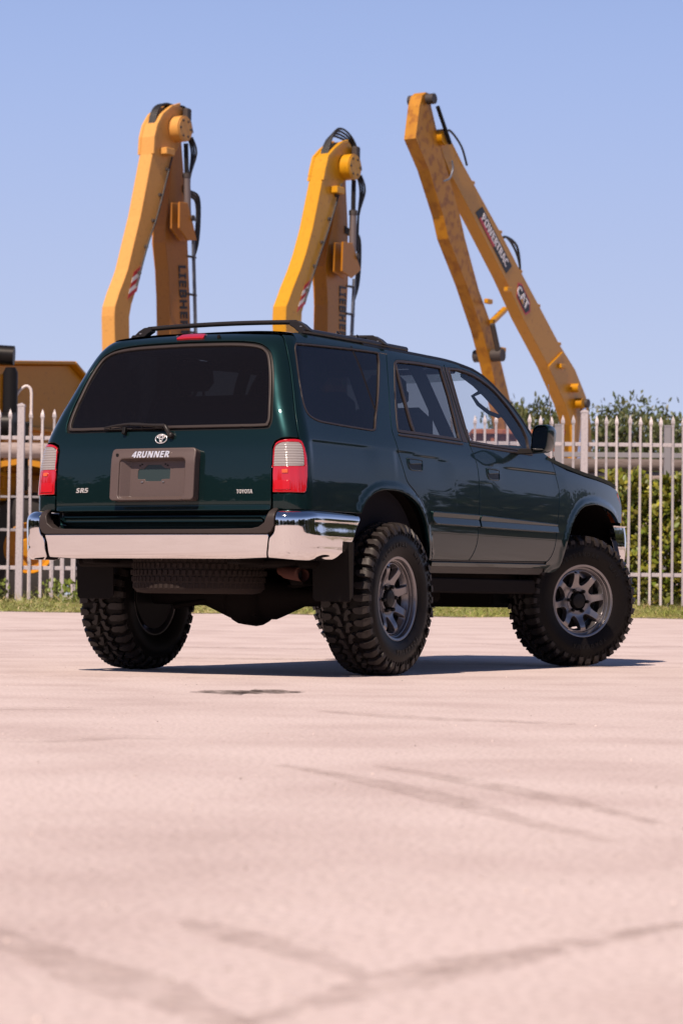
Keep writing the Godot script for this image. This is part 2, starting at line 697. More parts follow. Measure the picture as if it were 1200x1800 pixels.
func tyre_mesh(tread: MB) -> MB:
	var mb := MB.new()
	# carcass
	var prof := []
	for s in [-1.0, 1.0]:
		var half := [[0.112, 0.221], [0.120, 0.226], [0.126, 0.239], [0.137, 0.267], [0.1425, 0.300], [0.1425, 0.325], [0.1405, 0.329], [0.138, 0.352], [0.134, 0.376], [0.126, 0.387], [0.105, 0.3935], [0.05, 0.3975], [0.0, 0.3985]]
		if s < 0:
			for k in half:
				prof.append(Vector2(-k[0], k[1]))
		else:
			half.reverse()
			for k in half.slice(1):
				prof.append(Vector2(k[0], k[1]))
	lathe(mb, prof, 96, Transform3D(), 0.6)
	var N := 38
	for k in N:
		var a0 := TAU * k / N
		for mir in [1.0, -1.0]:
			var ph := a0 + (TAU / N * 0.5 if mir < 0 else 0.0)
			# hooked block of the middle row
			lug(tread, [[0.006, -0.034], [0.026, -0.036], [0.034, -0.026], [0.030, -0.006], [0.040, 0.004], [0.056, 0.012], [0.050, 0.026], [0.036, 0.034], [0.022, 0.026], [0.014, 0.004]], ph, mir)
			# long shoulder block running over the edge
			var w := 0.0 if k % 2 == 0 else 0.012
			lug(tread, [[0.064, -0.008], [0.078, -0.026], [0.106, -0.030], [0.125, -0.028], [0.150 + w, -0.024], [0.150 + w, 0.014], [0.125, 0.018], [0.104, 0.012], [0.084, 0.012], [0.070, 0.008]], ph + 0.030 / TR, mir)
			# biting ribs on the side
			var c := cos(ph)
			var s2 := sin(ph)
			for rb in 2:
				var aa := ph + TAU / N * 0.5 * rb
				var e := Vector3(0, -cos(aa), sin(aa))
				var tt := Vector3(0, sin(aa), cos(aa))
				var p := []
				for q in [[0.346, -0.009], [0.346, 0.003], [0.374, 0.013], [0.374, -0.002]]:
					p.append(e * q[0] + tt * q[1])
				var x0: float = 0.1375 * mir
				var x1: float = 0.1435 * mir
				var f := [p[0] + Vector3(x0 + 0.004 * mir, 0, 0), p[1] + Vector3(x0 + 0.004 * mir, 0, 0), p[2] + Vector3(x1 - 0.004 * mir, 0, 0), p[3] + Vector3(x1 - 0.004 * mir, 0, 0)]
				var ctr: Vector3 = (f[0] + f[2]) * 0.5 - Vector3(0.02 * mir, 0, 0)
				mb.face(f, ctr)
				for j in 4:
					mb.face([f[j], f[(j + 1) % 4], f[(j + 1) % 4] - Vector3(0.014 * mir, 0, 0), f[j] - Vector3(0.014 * mir, 0, 0)], ctr)
	return mb

func arc_letters(s: String, r: float, size: float, mid: float, adv: float) -> MB:
	var mb := MB.new()
	for k in s.length():
		if s[k] == " ":
			continue
		var g := letters(s[k], size, 0.0022, 0.0, 0.92, 0.35)
		var a := mid + (k - (s.length() - 1) * 0.5) * adv
		# facing +x, top of the letter outwards
		var up := Vector3(0, cos(a), -sin(a))
		var rt := Vector3(0, -sin(a), -cos(a))
		mb.add(g, Transform3D(Basis(rt, up, Vector3(1, 0, 0)), up * r + Vector3(0.1415, 0, 0)))
	return mb

# disc face of the wheel: x as a function of the radius
func rim_face(p: Vector2) -> Vector3:
	var r := p.length()
	var x := 0.060 + 0.030 * ss(0.08, 0.165, r) - 0.006 * ss(0.165, 0.19, r)
	return Vector3(x, p.y, -p.x)

func wheel_meshes() -> Dictionary:
	var d := {}
	d.tread_shape = MB.new()
	d.tyre_shape = tyre_mesh(d.tread_shape)
	var lt := arc_letters("GEOLANDAR", 0.296, 0.028, 0.0, 0.118)
	lt.add(arc_letters("M/T", 0.296, 0.028, 1.02, 0.118))
	lt.add(arc_letters("YOKOHAMA", 0.292, 0.028, PI, 0.118))
	d.letters = lt
	var rim := MB.new()
	# lip, stepped ring and barrel
	lathe(rim, [Vector2(0.118, 0.205), Vector2(0.122, 0.212), Vector2(0.122, 0.2185), Vector2(0.116, 0.221), Vector2(0.112, 0.219)], 96)
	lathe(rim, [Vector2(-0.112, 0.222), Vector2(-0.118, 0.219), Vector2(-0.116, 0.205), Vector2(-0.05, 0.186), Vector2(0.03, 0.184), Vector2(0.078, 0.187), Vector2(0.083, 0.190), Vector2(0.083, 0.1945), Vector2(0.094, 0.196), Vector2(0.096, 0.2), Vector2(0.108, 0.2015), Vector2(0.118, 0.205)], 96)
	# face with eight openings
	var outer := PackedVector2Array()
	for k in 96:
		outer.append(Vector2.from_angle(TAU * k / 96) * 0.187)
	var hub := PackedVector2Array()
	for k in 40:
		hub.append(Vector2.from_angle(TAU * k / 40) * 0.060)
	var holes := [hub]
	for k in 8:
		var c := TAU * (k + 0.5) / 8
		var pts := []
		for e in [[0.095, 0.0], [0.098, 0.10], [0.106, 0.17], [0.120, 0.222], [0.145, 0.262], [0.166, 0.282], [0.176, 0.268], [0.1795, 0.14], [0.180, 0.0]]:
			pts.append([e[0], e[1]])
		var poly := PackedVector2Array()
		for e in pts:
			poly.append(Vector2.from_angle(c + e[1]) * e[0])
		for j in range(pts.size() - 2, 0, -1):
			poly.append(Vector2.from_angle(c - pts[j][1]) * pts[j][0])
		holes.append(poly)
	panel(rim, outer, holes, rim_face, Vector2(0.013, 0.013), 0.0, 0.0025, 0.034)
	# hub seat
	lathe(rim, [Vector2(0.056, 0.078), Vector2(0.064, 0.076), Vector2(0.064, 0.060), Vector2(0.035, 0.058)], 40)
	d.rim_shape = rim
	var cap := MB.new()
	lathe(cap, [Vector2(0.03, 0.046), Vector2(0.074, 0.046), Vector2(0.080, 0.042), Vector2(0.083, 0.025), Vector2(0.084, 0.0005)], 32)
	d.cap = cap
	var nut := MB.new()
	lathe(nut, [Vector2(0.045, 0.0115), Vector2(0.078, 0.0115), Vector2(0.084, 0.008), Vector2(0.085, 0.0003)], 6, Transform3D(), 0.99)
	d.nut = nut
	var disc := MB.new()
	lathe(disc, [Vector2(-0.02, 0.06), Vector2(-0.02, 0.158), Vector2(0.004, 0.158), Vector2(0.004, 0.085), Vector2(0.03, 0.08), Vector2(0.03, 0.03)], 40)
	box(disc, Vector3(-0.005, 0.04, -0.12), Vector3(0.08, 0.16, 0.06), 0.01)
	lathe(disc, [Vector2(-0.11, 0.0), Vector2(-0.11, 0.175), Vector2(-0.105, 0.178), Vector2(-0.1, 0.0)], 40)
	d.disc = disc
	var stem := MB.new()
	tube(stem, [Vector3(0.075, 0.186, 0.01), Vector3(0.085, 0.176, 0.01), Vector3(0.104, 0.171, 0.01)], 0.0045, 8)
	d.stem = stem
	return d

func add_wheel(car: Node3D, d: Dictionary, at: Vector3, turn: float, spin: float) -> void:
	var w := part("wheel", car)
	w.position = at
	w.rotation.y = turn
	var b := Basis(Vector3(1, 0, 0), spin)
	for e in [["tyre", d.tyre_shape, M.rubber], ["tread_blocks", d.tread_shape, M.rubber_dusty_lit], ["sidewall_lettering", d.letters, M.rubber_letter], ["rim", d.rim_shape, M.gunmetal], ["centre_cap", d.cap, M.black], ["brake_disc", d.disc, M.iron], ["valve_stem", d.stem, M.black]]:
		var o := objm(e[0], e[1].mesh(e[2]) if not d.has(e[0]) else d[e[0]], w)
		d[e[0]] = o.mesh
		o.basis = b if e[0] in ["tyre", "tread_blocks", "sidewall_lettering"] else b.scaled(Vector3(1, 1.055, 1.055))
	for k in 6:
		var a := TAU * k / 6 + 0.3
		var o := objm("lug_nut", d.lug_nut if d.has("lug_nut") else d.nut.mesh(M.black), w)
		d.lug_nut = o.mesh
		o.basis = b
		o.position = b * Vector3(0, 0.071 * cos(a), 0.071 * sin(a))

func objm(called: String, m: Mesh, parent: Node) -> MeshInstance3D:
	var o := MeshInstance3D.new()
	o.name = called
	o.mesh = m
	parent.add_child(o, true)
	return o

# ---------------------------------------------------------------- the car
func build_car() -> void:
	var car := thing("parked_suv", "dark green lifted four door sport utility vehicle with chunky mud tyres", "car", CAR, -deg_to_rad(TURN))
	rear_arch = spl([[1.39, .868], [1.424, .91], [1.478, .952], [1.544, .983], [1.628, 1.002], [1.711, 1.007], [1.821, 1.005], [1.93, .985], [2.027, .948], [2.077, .909], [2.123, .847], [2.153, .768], [2.181, .699], [2.207, .632]], 3)
	front_arch = spl([[3.931, .585], [4.0, .598], [4.028, .625], [4.042, .691], [4.075, .766], [4.133, .849], [4.171, .896], [4.253, .96], [4.357, 1.006], [4.463, 1.025], [4.618, 1.034], [4.77, 1.023], [4.923, 1.001], [5.032, .967], [5.09, .936]], 3)
	arch_r = V2(rear_arch)
	arch_f = V2(front_arch)
	var aa := []
	var bb := []
	for k in WE.size():
		aa.append([k / float(WE.size() - 1), WE[k][0]])
		bb.append([k / float(WE.size() - 1), WE[k][1]])
	wsu = Curve1.new(aa)
	wsh = Curve1.new(bb)
	var dseam := [[.771, 1.815], [.791, 1.805], [.803, 1.788], [.815, 1.738], [.824, 1.668], [.829, 1.602], [.828, 1.486], [.823, 1.393], [.814, 1.28], [.815, 1.242]]
	var rdseam := [[1.886, 1.80], [1.885, 1.726], [1.874, 1.61], [1.861, 1.526], [1.839, 1.416], [1.826, 1.34], [1.853, 1.233], [1.89, 1.153], [1.932, 1.068], [2.009, 1.019], [2.084, .966], [2.14, .904], [2.173, .826], [2.208, .747], [2.230, .684], [2.241, .640]]
	var bseam := [[2.601, 1.815], [2.646, 1.705], [2.698, 1.555], [2.753, 1.4], [2.79, 1.313], [2.817, 1.25], [2.838, 1.197], [2.846, 1.108], [2.847, 1.028], [2.84, .948], [2.825, .869], [2.812, .812], [2.797, .739], [2.765, .682], [2.73, .643]]
	var fseam := [[3.908, 1.30], [3.934, 1.275], [3.953, 1.236], [3.976, 1.17], [3.998, 1.1], [3.990, 1.011], [3.961, .922], [3.931, .833], [3.910, .751], [3.870, .687], [3.823, .655]]
	rdseam = spl(rdseam.slice(0, 6), 2) + spl(rdseam.slice(6), 3)
	bseam = spl(bseam, 3)
	fseam = spl(fseam, 3)
	var f := skin

	# quarter panels
	var lamp := [[.656, .957], [.663, 1.092], [.675, 1.192], [.691, 1.219], [.725, 1.233], [.767, 1.237], [.816, 1.235], [.836, 1.212], [.848, 1.165], [.855, 1.095], [.849, 1.024], [.840, .965], [.829, .956]]
	var qwin := V2(spl([[.872, 1.72], [.874, 1.745], [.884, 1.762], [.91, 1.771], [1.13, 1.782], [1.376, 1.793], [1.628, 1.801], [1.758, 1.804], [1.79, 1.798], [1.800, 1.772], [1.801, 1.719], [1.749, 1.547], [1.692, 1.432], [1.65, 1.352], [1.636, 1.336], [1.61, 1.329], [1.576, 1.327], [1.391, 1.330], [1.137, 1.336], [1.03, 1.342], [.963, 1.356], [.921, 1.378], [.895, 1.429], [.885, 1.506], [.879, 1.605], [.876, 1.678]], 3, true))
	var quarter := V2(dseam + lamp.slice(7) + [[.656, .953], [.653, .870], [.746, .869], [.839, .869], [1.122, .868]] + rear_arch + rev(rdseam) + [[1.7, 1.806], [1.3, 1.812], [.95, 1.815]])
	var mb := MB.new()
	panel(mb, quarter, [qwin], f, Vector2(0.034, 0.013), 0.002, 0.003, 0.02)
	var qr := obj("quarter_panel", mb, M.paint, car)
	var ql := obj("quarter_panel", mb.mirrored(), M.paint, car)
	window_set(qwin, f, 0.011, M.tint_dark, qr, ql)

	# doors
	var rdwin := V2(spl([[1.931, 1.561], [1.952, 1.66], [1.968, 1.735], [1.978, 1.756], [1.995, 1.767], [2.028, 1.776], [2.262, 1.786], [2.50, 1.788]], 2) + [[2.567, 1.787], [2.603, 1.70], [2.639, 1.606], [2.668, 1.473], [2.684, 1.334], [2.113, 1.338]] + spl([[1.925, 1.337], [1.902, 1.340], [1.893, 1.352], [1.911, 1.454]], 2))
	var rdoor := V2(rdseam + [[2.479, .641]] + rev(bseam) + [[2.3, 1.815], [1.98, 1.812], [1.905, 1.81]])
	mb = MB.new()
	panel(mb, rdoor, [rdwin], f, Vector2(0.034, 0.013), 0.002, 0.003, 0.02)
	var rr := obj("rear_door", mb, M.paint, car)
	var rl := obj("rear_door", mb.mirrored(), M.paint, car)
	window_set(rdwin, f, 0.018, M.tint_mid, rr, rl)
	mb = MB.new()
	panel(mb, V2([[1.984, 1.745], [2.004, 1.745], [2.108, 1.345], [2.084, 1.345]]), [], lifted(f, 0.003), Vector2(0.03, 0.03), 0.0, 0.003, 0.012)
	pair("window_divider", mb, M.trim, rr, rl)
	var fdwin := V2([[2.663, 1.787]] + spl([[2.801, 1.794], [2.972, 1.781], [3.125, 1.750], [3.271, 1.703], [3.411, 1.633], [3.516, 1.561], [3.61, 1.484], [3.654, 1.414]], 3) + [[3.646, 1.324], [3.386, 1.324], [3.067, 1.327], [2.795, 1.332], [2.762, 1.48], [2.71, 1.65]])
	var fdoor := V2(bseam + [[3.257, .648]] + rev(fseam) + [[3.85, 1.335]] + rev(spl([[2.64, 1.815], [2.766, 1.815], [2.96, 1.803], [3.125, 1.772], [3.255, 1.725], [3.37, 1.670], [3.468, 1.622], [3.576, 1.552], [3.663, 1.478], [3.725, 1.42]], 2)))
	mb = MB.new()
	panel(mb, fdoor, [fdwin], f, Vector2(0.034, 0.013), 0.002, 0.003, 0.02)
	var fr := obj("front_door", mb, M.paint, car)
	var fl := obj("front_door", mb.mirrored(), M.paint, car)
	window_set(fdwin, f, 0.016, M.glass, fr, fl)
	# belt strips under the glass
	for e in [[V2([[1.895, 1.330], [2.113, 1.331], [2.690, 1.325], [2.692, 1.312], [2.113, 1.316], [1.895, 1.318]]), rr, rl], [V2([[2.79, 1.328], [3.386, 1.319], [3.66, 1.316], [3.665, 1.303], [3.386, 1.304], [2.79, 1.313]]), fr, fl]]:
		mb = MB.new()
		panel(mb, e[0], [], lifted(f, 0.007), Vector2(0.05, 0.01), 0.0, 0.004, 0.007)
		pair("belt_strip", mb, M.trim, e[1], e[2])
	# black pillar between the doors
	for e in [[V2([[2.583, 1.785], [2.606, 1.785], [2.70, 1.53], [2.752, 1.375], [2.769, 1.333], [2.700, 1.333], [2.685, 1.473], [2.655, 1.606]]), rr, rl], [V2([[2.622, 1.785], [2.652, 1.785], [2.70, 1.65], [2.752, 1.48], [2.786, 1.333], [2.782, 1.333], [2.76, 1.392], [2.712, 1.54]]), fr, fl]]:
		mb = MB.new()
		panel(mb, e[0], [], lifted(f, 0.0025), Vector2(0.03, 0.03), 0.0, 0.001, 0.002)
		pair("pillar_cover", mb, M.trim, e[1], e[2])
	# mouldings: pinched in the middle
	for e in [[V2([[2.203, .9075], [2.813, .9065], [2.810, .842], [2.24, .842], [2.217, .857]]), rr, rl], [V2([[2.832, .906], [3.939, .888], [3.932, .837], [2.829, .841]]), fr, fl]]:
		mb = MB.new()
		var rowmid := 0.881
		var mf := func(p: Vector2) -> Vector3:
			var t := (p.y - 0.84) / 0.067
			var lift := lerpf(0.019, 0.010, clampf(t / 0.56, 0.0, 1.0)) if t < 0.56 else lerpf(0.008, 0.019, clampf((t - 0.56) / 0.44, 0.0, 1.0))
			return skin(p) + fnormal(skin, p) * lift
		panel(mb, e[0], [], mf, Vector2(0.05, 0.0067), 0.0, 0.003, 0.02)
		pair("side_moulding", mb, M.paint, e[1], e[2])
	# handles
	for e in [[0.0, rr, rl], [1.0035, fr, fl]]:
		var dx: float = e[0]
		var dy := -0.007 if dx > 0 else 0.0
		var ho := V2(spl([[1.949 + dx, 1.188 + dy], [1.962 + dx, 1.201 + dy], [2.11 + dx, 1.199 + dy], [2.136 + dx, 1.186 + dy], [2.128 + dx, 1.137 + dy], [2.11 + dx, 1.131 + dy], [1.993 + dx, 1.130 + dy], [1.958 + dx, 1.150 + dy]], 3, true))
		mb = MB.new()
		panel(mb, ho, ring(ho, 0.009), lifted(f, 0.005), Vector2(0.02, 0.012), 0.0, 0.004, 0.008)
		var hp := pair("door_handle", mb, M.paint, e[1], e[2])
		mb = MB.new()
		panel(mb, V2([[1.968 + dx, 1.192 + dy], [2.112 + dx, 1.190 + dy], [2.126 + dx, 1.172 + dy], [1.975 + dx, 1.162 + dy], [1.966 + dx, 1.172 + dy]]), [], lifted(f, 0.007), Vector2(0.02, 0.012), 0.0, 0.004, 0.008)
		mb.v = mb.v
		pair("handle_flap", mb, M.paint, e[1], e[2])
		mb = MB.new()
		panel(mb, ring(ho, 0.006)[0], [], lifted(f, 0.0012), Vector2(0.03, 0.03))
		pair("handle_recess", mb, M.black, e[1], e[2])

	# front wings
	var wing := V2(fseam + [[3.82, .635], [3.86, .588]] + front_arch + [[5.224, .934], [5.248, 1.001], [5.255, 1.051], [5.221, 1.102], [5.169, 1.142], [5.112, 1.158], [4.956, 1.178], [4.705, 1.196], [4.455, 1.21], [4.15, 1.238], [3.95, 1.275]])
	mb = MB.new()
	panel(mb, wing, [], f, Vector2(0.03, 0.013), 0.002, 0.003, 0.02)
	pair("front_wing", mb, M.paint, car, car)
	# rocker strips
	mb = MB.new()
	panel(mb, V2([[2.262, .630], [3.826, .642], [3.855, .615], [2.285, .604]]), [], lifted(f, 0.004), Vector2(0.06, 0.008), 0.0, 0.004, 0.02)
	var sill := pair("rocker_panel", mb, M.paint, car, car)
	mb = MB.new()
	panel(mb, V2([[2.265, .640], [3.83, .652], [3.87, .606], [3.835, .572], [2.335, .562], [2.285, .60]]), [], lifted(f, -0.008), Vector2(0.06, 0.012), 0.0, 0.003, 0.05)
	pair("rocker_sill", mb, M.satin_black, sill[0], sill[1])

	# tailgate
	var tg_half := dseam + [[.767, 1.244], [.722, 1.240], [.685, 1.225], [.666, 1.195], [.657, 1.092], [.650, .957], [.648, .875], [.640, .866]]
	var tg := []
	for p in tg_half:
		tg.append(p)
	tg.append([0.0, .865])
	for p in rev(tg_half):
		tg.append([-p[0], p[1]])
	tg.append([-.4, 1.831])
	tg.append([0.0, 1.838])
	tg.append([.4, 1.831])
	var rw_half := [[0.0, 1.775], [.37, 1.771], [.55, 1.763], [.650, 1.750], [.700, 1.728], [.722, 1.69], [.724, 1.60], [.710, 1.49], [.692, 1.40], [.678, 1.345], [.660, 1.316], [.628, 1.304], [.4, 1.303], [0.0, 1.303]]
	var rws := spl(rw_half, 3)
	var rw := []
	for p in rws:
		rw.append(p)
	for p in rev(rws).slice(1, rws.size() - 1):
		rw.append([-p[0], p[1]])
	var rwin := V2(rw)
	mb = MB.new()
	var opening: PackedVector2Array = Geometry2D.offset_polygon(rwin, 0.012, Geometry2D.JOIN_ROUND)[0]
	panel(mb, V2(tg), [opening], f, Vector2(0.032, 0.014), 0.002, 0.004, 0.03)
	var gate := obj("tailgate", mb, M.paint, car)
	mb = MB.new()
	panel(mb, rwin, ring(rwin, 0.017), lifted(f, 0.001), Vector2(0.03, 0.014), 0.0, 0.005, 0.02)
	obj("window_trim", mb, M.trim, gate)
	mb = MB.new()
	panel(mb, opening, ring(rwin, 0.004), lifted(f, -0.012), Vector2(0.04, 0.02))
	obj("window_seal", mb, M.black, gate)
	mb = MB.new()
	panel(mb, ring(rwin, 0.012)[0], [], lifted(f, -0.009), Vector2(0.05, 0.03))
	obj("rear_window", mb, M.tint_rear, gate)
	# lower edge folds in under the gate
	mb = MB.new()
	panel(mb, V2([[-.648, .852], [.648, .852], [.648, .70], [-.648, .70]]), [], lifted(f, -0.035), Vector2(0.05, 0.02))
	obj("lower_valance", mb, M.paint, car)

	# lamp clusters
	for sgn in [1, -1]:
		var cl := part("tail_lamp", car)
		var lp := V2(spl(lamp.slice(0, 12), 2) + [lamp[12]])
		var body := MB.new()
		panel(body, lp, [], lifted(f, 0.0005), Vector2(0.02, 0.012), 0.001, 0.004, 0.02)
		var red := MB.new()
		var clear_out := V2(spl([[.668, 1.100], [.676, 1.181], [.695, 1.207], [.726, 1.217], [.807, 1.218], [.827, 1.200], [.832, 1.153], [.832, 1.108], [.822, 1.096], [.676, 1.094]], 2, true))
		panel(red, lp, [clear_out], func(p: Vector2) -> Vector3: return skin(p) + fnormal(skin, p) * (0.006 + 0.0005 * sin(p.x * 900.0)), Vector2(0.012, 0.01), 0.002, 0.004, 0.006)
		var clear := MB.new()
		panel(clear, clear_out, [], func(p: Vector2) -> Vector3: return skin(p) + fnormal(skin, p) * (0.004 + 0.007 * absf(fposmod(p.y * 74.0, 1.0) - 0.5)), Vector2(0.012, 0.0017), 0.001, 0.003, 0.006)
		var bulbs := MB.new()
		panel(bulbs, V2([[.715, 1.058], [.745, 1.058], [.745, 1.078], [.715, 1.078]]), [], lifted(f, 0.0105), Vector2(0.01, 0.01), 0.0, 0.002, 0.003)
		var reflector := MB.new()
		panel(reflector, V2(roundrect(.672, .972, .755, 1.022, .006, 2)), [], lifted(f, 0.0095), Vector2(0.02, 0.012), 0.0, 0.002, 0.003)
		for e in [["lamp_housing", body, M.black], ["red_lens", red, M.lens_red], ["clear_lens", clear, M.lens_clear], ["bulb_spot", bulbs, M.lens_amber], ["reflector", reflector, M.reflector]]:
			obj(e[0], e[1] if sgn > 0 else e[1].mirrored(), e[2], cl)

	rear_fittings(car, gate)
	bumpers(car)
	roof_and_front(car)
	chassis(car)
	cabin(car)
	mirrors(car)

# trim ring, seal and pane of a side window on both sides of the car
func window_set(w: PackedVector2Array, f: Callable, width: float, glass: Material, r: Node, l: Node) -> void:
	var mb := MB.new()
	panel(mb, w, ring(w, width), lifted(f, 0.003), Vector2(0.05, 0.03), 0.0, 0.003, 0.014)
	pair("window_trim", mb, M.trim, r, l)
	mb = MB.new()
	panel(mb, ring(w, width * 0.6)[0], [], lifted(f, -0.006), Vector2(0.08, 0.05))
	pair("window_pane", mb, glass, r, l)

# frame on the tailgate: x to the right, y up along the gate, z outwards
func on_gate(v: float, h: float) -> Transform3D:
	var q := v / (CW.at(h) - 0.022 - RC) * L1
	var p := skin(Vector2(q, h))
	var n := fnormal(skin, Vector2(q, h))
	var x := (Vector3(1, 0, 0) - n * n.x).normalized()
	return Transform3D(Basis(x, n.cross(x), n), p)

func rear_fittings(car: Node3D, gate: Node3D) -> void:
	# number plate garnish: a raised tray with a recess
	var t := on_gate(-0.008, 1.055)
	var g := MB.new()
	var ow := 0.262
	var oh := 0.139
	var outer := V2(roundrect(-ow, -oh, ow, oh, 0.022, 4))
	var hole := V2(roundrect(-0.205, -0.128, 0.203, 0.083, 0.022, 4))
	panel(g, outer, [hole], func(p: Vector2) -> Vector3: return t * Vector3(p.x, p.y, 0.054 + 0.006 * (1.0 - pow(absf(p.x) / ow, 4.0)) - 0.012 * ss(0.06, 0.139, p.y)), Vector2(0.03, 0.03), 0.0, 0.008, 0.058)
	var gar := obj("plate_garnish", g, M.garnish, gate)
	# walls and floor of the recess, with the opening cut through the backing plate
	var rc := MB.new()
	var cut := V2([[-.117, .024], [-.107, .033], [-.082, .033], [-.057, .055], [.023, .055], [.05, .036], [.083, .033], [.083, -.020], [.033, -.022], [.028, -.032], [-.067, -.032], [-.070, -.021], [-.114, -.021], [-.117, -.016]])
	panel(rc, V2(roundrect(-0.160, -0.116, 0.178, 0.083, 0.012, 3)), [cut], func(p: Vector2) -> Vector3: return t * Vector3(p.x, p.y, 0.006), Vector2(0.03, 0.03), 0.0, 0.0015, 0.004)
	obj("plate_backing", rc, M.garnish, gar)
	var slope := MB.new()
	panel(slope, V2(roundrect(-0.205, -0.128, 0.203, 0.083, 0.022, 4)), [V2(roundrect(-0.158, -0.114, 0.176, 0.081, 0.012, 3))], func(p: Vector2) -> Vector3:
		var dx := maxf(maxf(-0.158 - p.x, p.x - 0.176), 0.0) / 0.045
		var dy := maxf(maxf(-0.114 - p.y, p.y - 0.081), 0.0) / 0.014
		return t * Vector3(p.x, p.y, 0.006 + 0.042 * minf(1.0, sqrt(dx * dx + dy * dy))), Vector2(0.006, 0.006))
	obj("recess_wall", slope, M.garnish, gar)
	var pl := MB.new()
	prism(pl, cut, 0.0012, 0.003, t)
	obj("gate_skin", pl, M.paint_dull, gar)
	for e in [[-0.105, 0.05], [-0.092, 0.057], [0.053, 0.057], [0.067, 0.05]]:
		var b := MB.new()
		tube(b, [t * Vector3(e[0], e[1], 0.004), t * Vector3(e[0], e[1], 0.0085)], 0.0045, 8)
		obj("bolt_hole", b, M.black, gar)
	for e in [-0.087, 0.045]:
		var b := MB.new()
		box(b, Vector3(e, -0.037, 0.009), Vector3(0.014, 0.007, 0.006), 0.002, t)
		obj("plate_clip", b, M.dull_metal, gar)
	var lk := MB.new()
	tube(lk, [t * Vector3(-0.222, 0.104, 0.02), t * Vector3(-0.222, 0.104, 0.055)], 0.0085, 12)
	obj("lock", lk, M.black, gar)
	# lettering and emblem
	var txt := letters("4RUNNER", 0.034, 0.005, 0.28, 1.0, 0.35, 0.232)
	var o := MB.new()
	o.add(txt, t * Transform3D(Basis(), Vector3(-0.008, 0.104, 0.0535)))
	obj("model_lettering", o, M.badge, gar)
	o = MB.new()
	o.add(letters("SR5", 0.026, 0.004, 0.22, 1.0, 0.4, 0.079), on_gate(-0.488, 0.979) * Transform3D(Basis(), Vector3(0, 0, 0.001)))
	obj("trim_lettering", o, M.badge, gate)
	o = MB.new()
	o.add(letters("TOYOTA", 0.021, 0.004, 0.0, 1.0, 0.5, 0.092), on_gate(0.520, 0.965) * Transform3D(Basis(), Vector3(0, 0, 0.001)))
	obj("maker_lettering", o, M.badge, gate)
	o = MB.new()
	var te := on_gate(0.0, 1.247)
	for e in [[0.0, 0.0, 0.035, 0.0245], [0.0, 0.0095, 0.0225, 0.0075], [0.0, 0.002, 0.0085, 0.0205]]:
		var pts := []
		for k in 33:
			var a := TAU * k / 32
			pts.append(te * Vector3(e[0] + e[2] * cos(a), e[1] + e[3] * sin(a), 0.003))
		tube(o, pts, 0.0028, 6, false)
	obj("maker_emblem", o, M.badge, gate)
	# wiper
	var w := part("rear_wiper", gate)
	var pv := on_gate(0.062, 1.262)
	var m := MB.new()
	lathe(m, [Vector2(0.0, 0.017), Vector2(0.022, 0.016), Vector2(0.028, 0.011), Vector2(0.03, 0.0005)], 16, pv * Transform3D(Basis(Vector3(0, 0, 1), Vector3(0, 1, 0), Vector3(-1, 0, 0)), Vector3.ZERO))
	var tip := on_gate(-0.19, 1.3195) * Vector3(0, 0, 0.028)
	var knee := on_gate(0.028, 1.309) * Vector3(0, 0, 0.030)
	tube(m, [pv * Vector3(0, 0, 0.02), pv * Vector3(-0.01, 0.018, 0.028), on_gate(0.038, 1.298) * Vector3(0, 0, 0.032), knee], [0.011, 0.012, 0.011, 0.009], 8)
	tube(m, [knee, knee.lerp(tip, 0.3), knee.lerp(tip, 0.7), tip], [0.010, 0.0085, 0.007, 0.006], 8)
	obj("wiper_arm", m, M.satin_black, w)
	m = MB.new()
	var bl := []
	for k in 9:
		var s := k / 8.0
		bl.append(on_gate(lerpf(-0.37, 0.0, s), 1.310 + 0.014 * sin(s * PI)) * Vector3(0, 0, 0.016 + 0.006 * sin(s * PI)))
	tube(m, bl, [0.004, 0.006, 0.007, 0.008, 0.009, 0.008, 0.007, 0.006, 0.004], 6)
	var b2 := []
	for k in 9:
		var s := k / 8.0
		b2.append(on_gate(lerpf(-0.375, 0.005, s), 1.304) * Vector3(0, 0, 0.006))
	tube(m, b2, 0.0045, 6)
	for s in [0.12, 0.32, 0.68, 0.88]:
		tube(m, [on_gate(lerpf(-0.37, 0.0, s), 1.310 + 0.014 * sin(s * PI)) * Vector3(0, 0, 0.018), on_gate(lerpf(-0.37, 0.0, s) - 0.012, 1.305) * Vector3(0, 0, 0.006)], 0.004, 6)
	obj("wiper_blade", m, M.satin_black, w)
	m = MB.new()
	var rest := on_gate(-0.235, 1.292)
	box(m, Vector3(0, 0, 0.012), Vector3(0.022, 0.04, 0.024), 0.004, rest)
	obj("wiper_rest", m, M.black, w)
	# high stop lamp and washer jet
	m = MB.new()
	panel(m, V2(spl([[-.128, 1.796], [-.124, 1.812], [-.112, 1.824], [0.0, 1.828], [.112, 1.824], [.120, 1.812], [.122, 1.796], [0.0, 1.797]], 2, true)), [], lifted(skin, 0.012), Vector2(0.02, 0.006), 0.0, 0.004, 0.014)
	var sl := obj("stop_lamp", m, M.lens_red, gate)
	for x in [-0.095, 0.09]:
		m = MB.new()
		var ts := on_gate(x, 1.812)
		tube(m, [ts * Vector3(0, 0, 0.01), ts * Vector3(0, 0, 0.0145)], 0.006, 10)
		obj("screw", m, M.dull_metal, sl)
	m = MB.new()
	var tj := on_gate(0.175, 1.803)
	lathe(m, [Vector2(0.0, 0.011), Vector2(0.008, 0.011), Vector2(0.016, 0.007), Vector2(0.018, 0.0003)], 12, tj * Transform3D(Basis(Vector3(0, 0, 1), Vector3(0, 1, 0), Vector3(-1, 0, 0)), Vector3.ZERO))
	obj("washer_jet", m, M.black, gate)

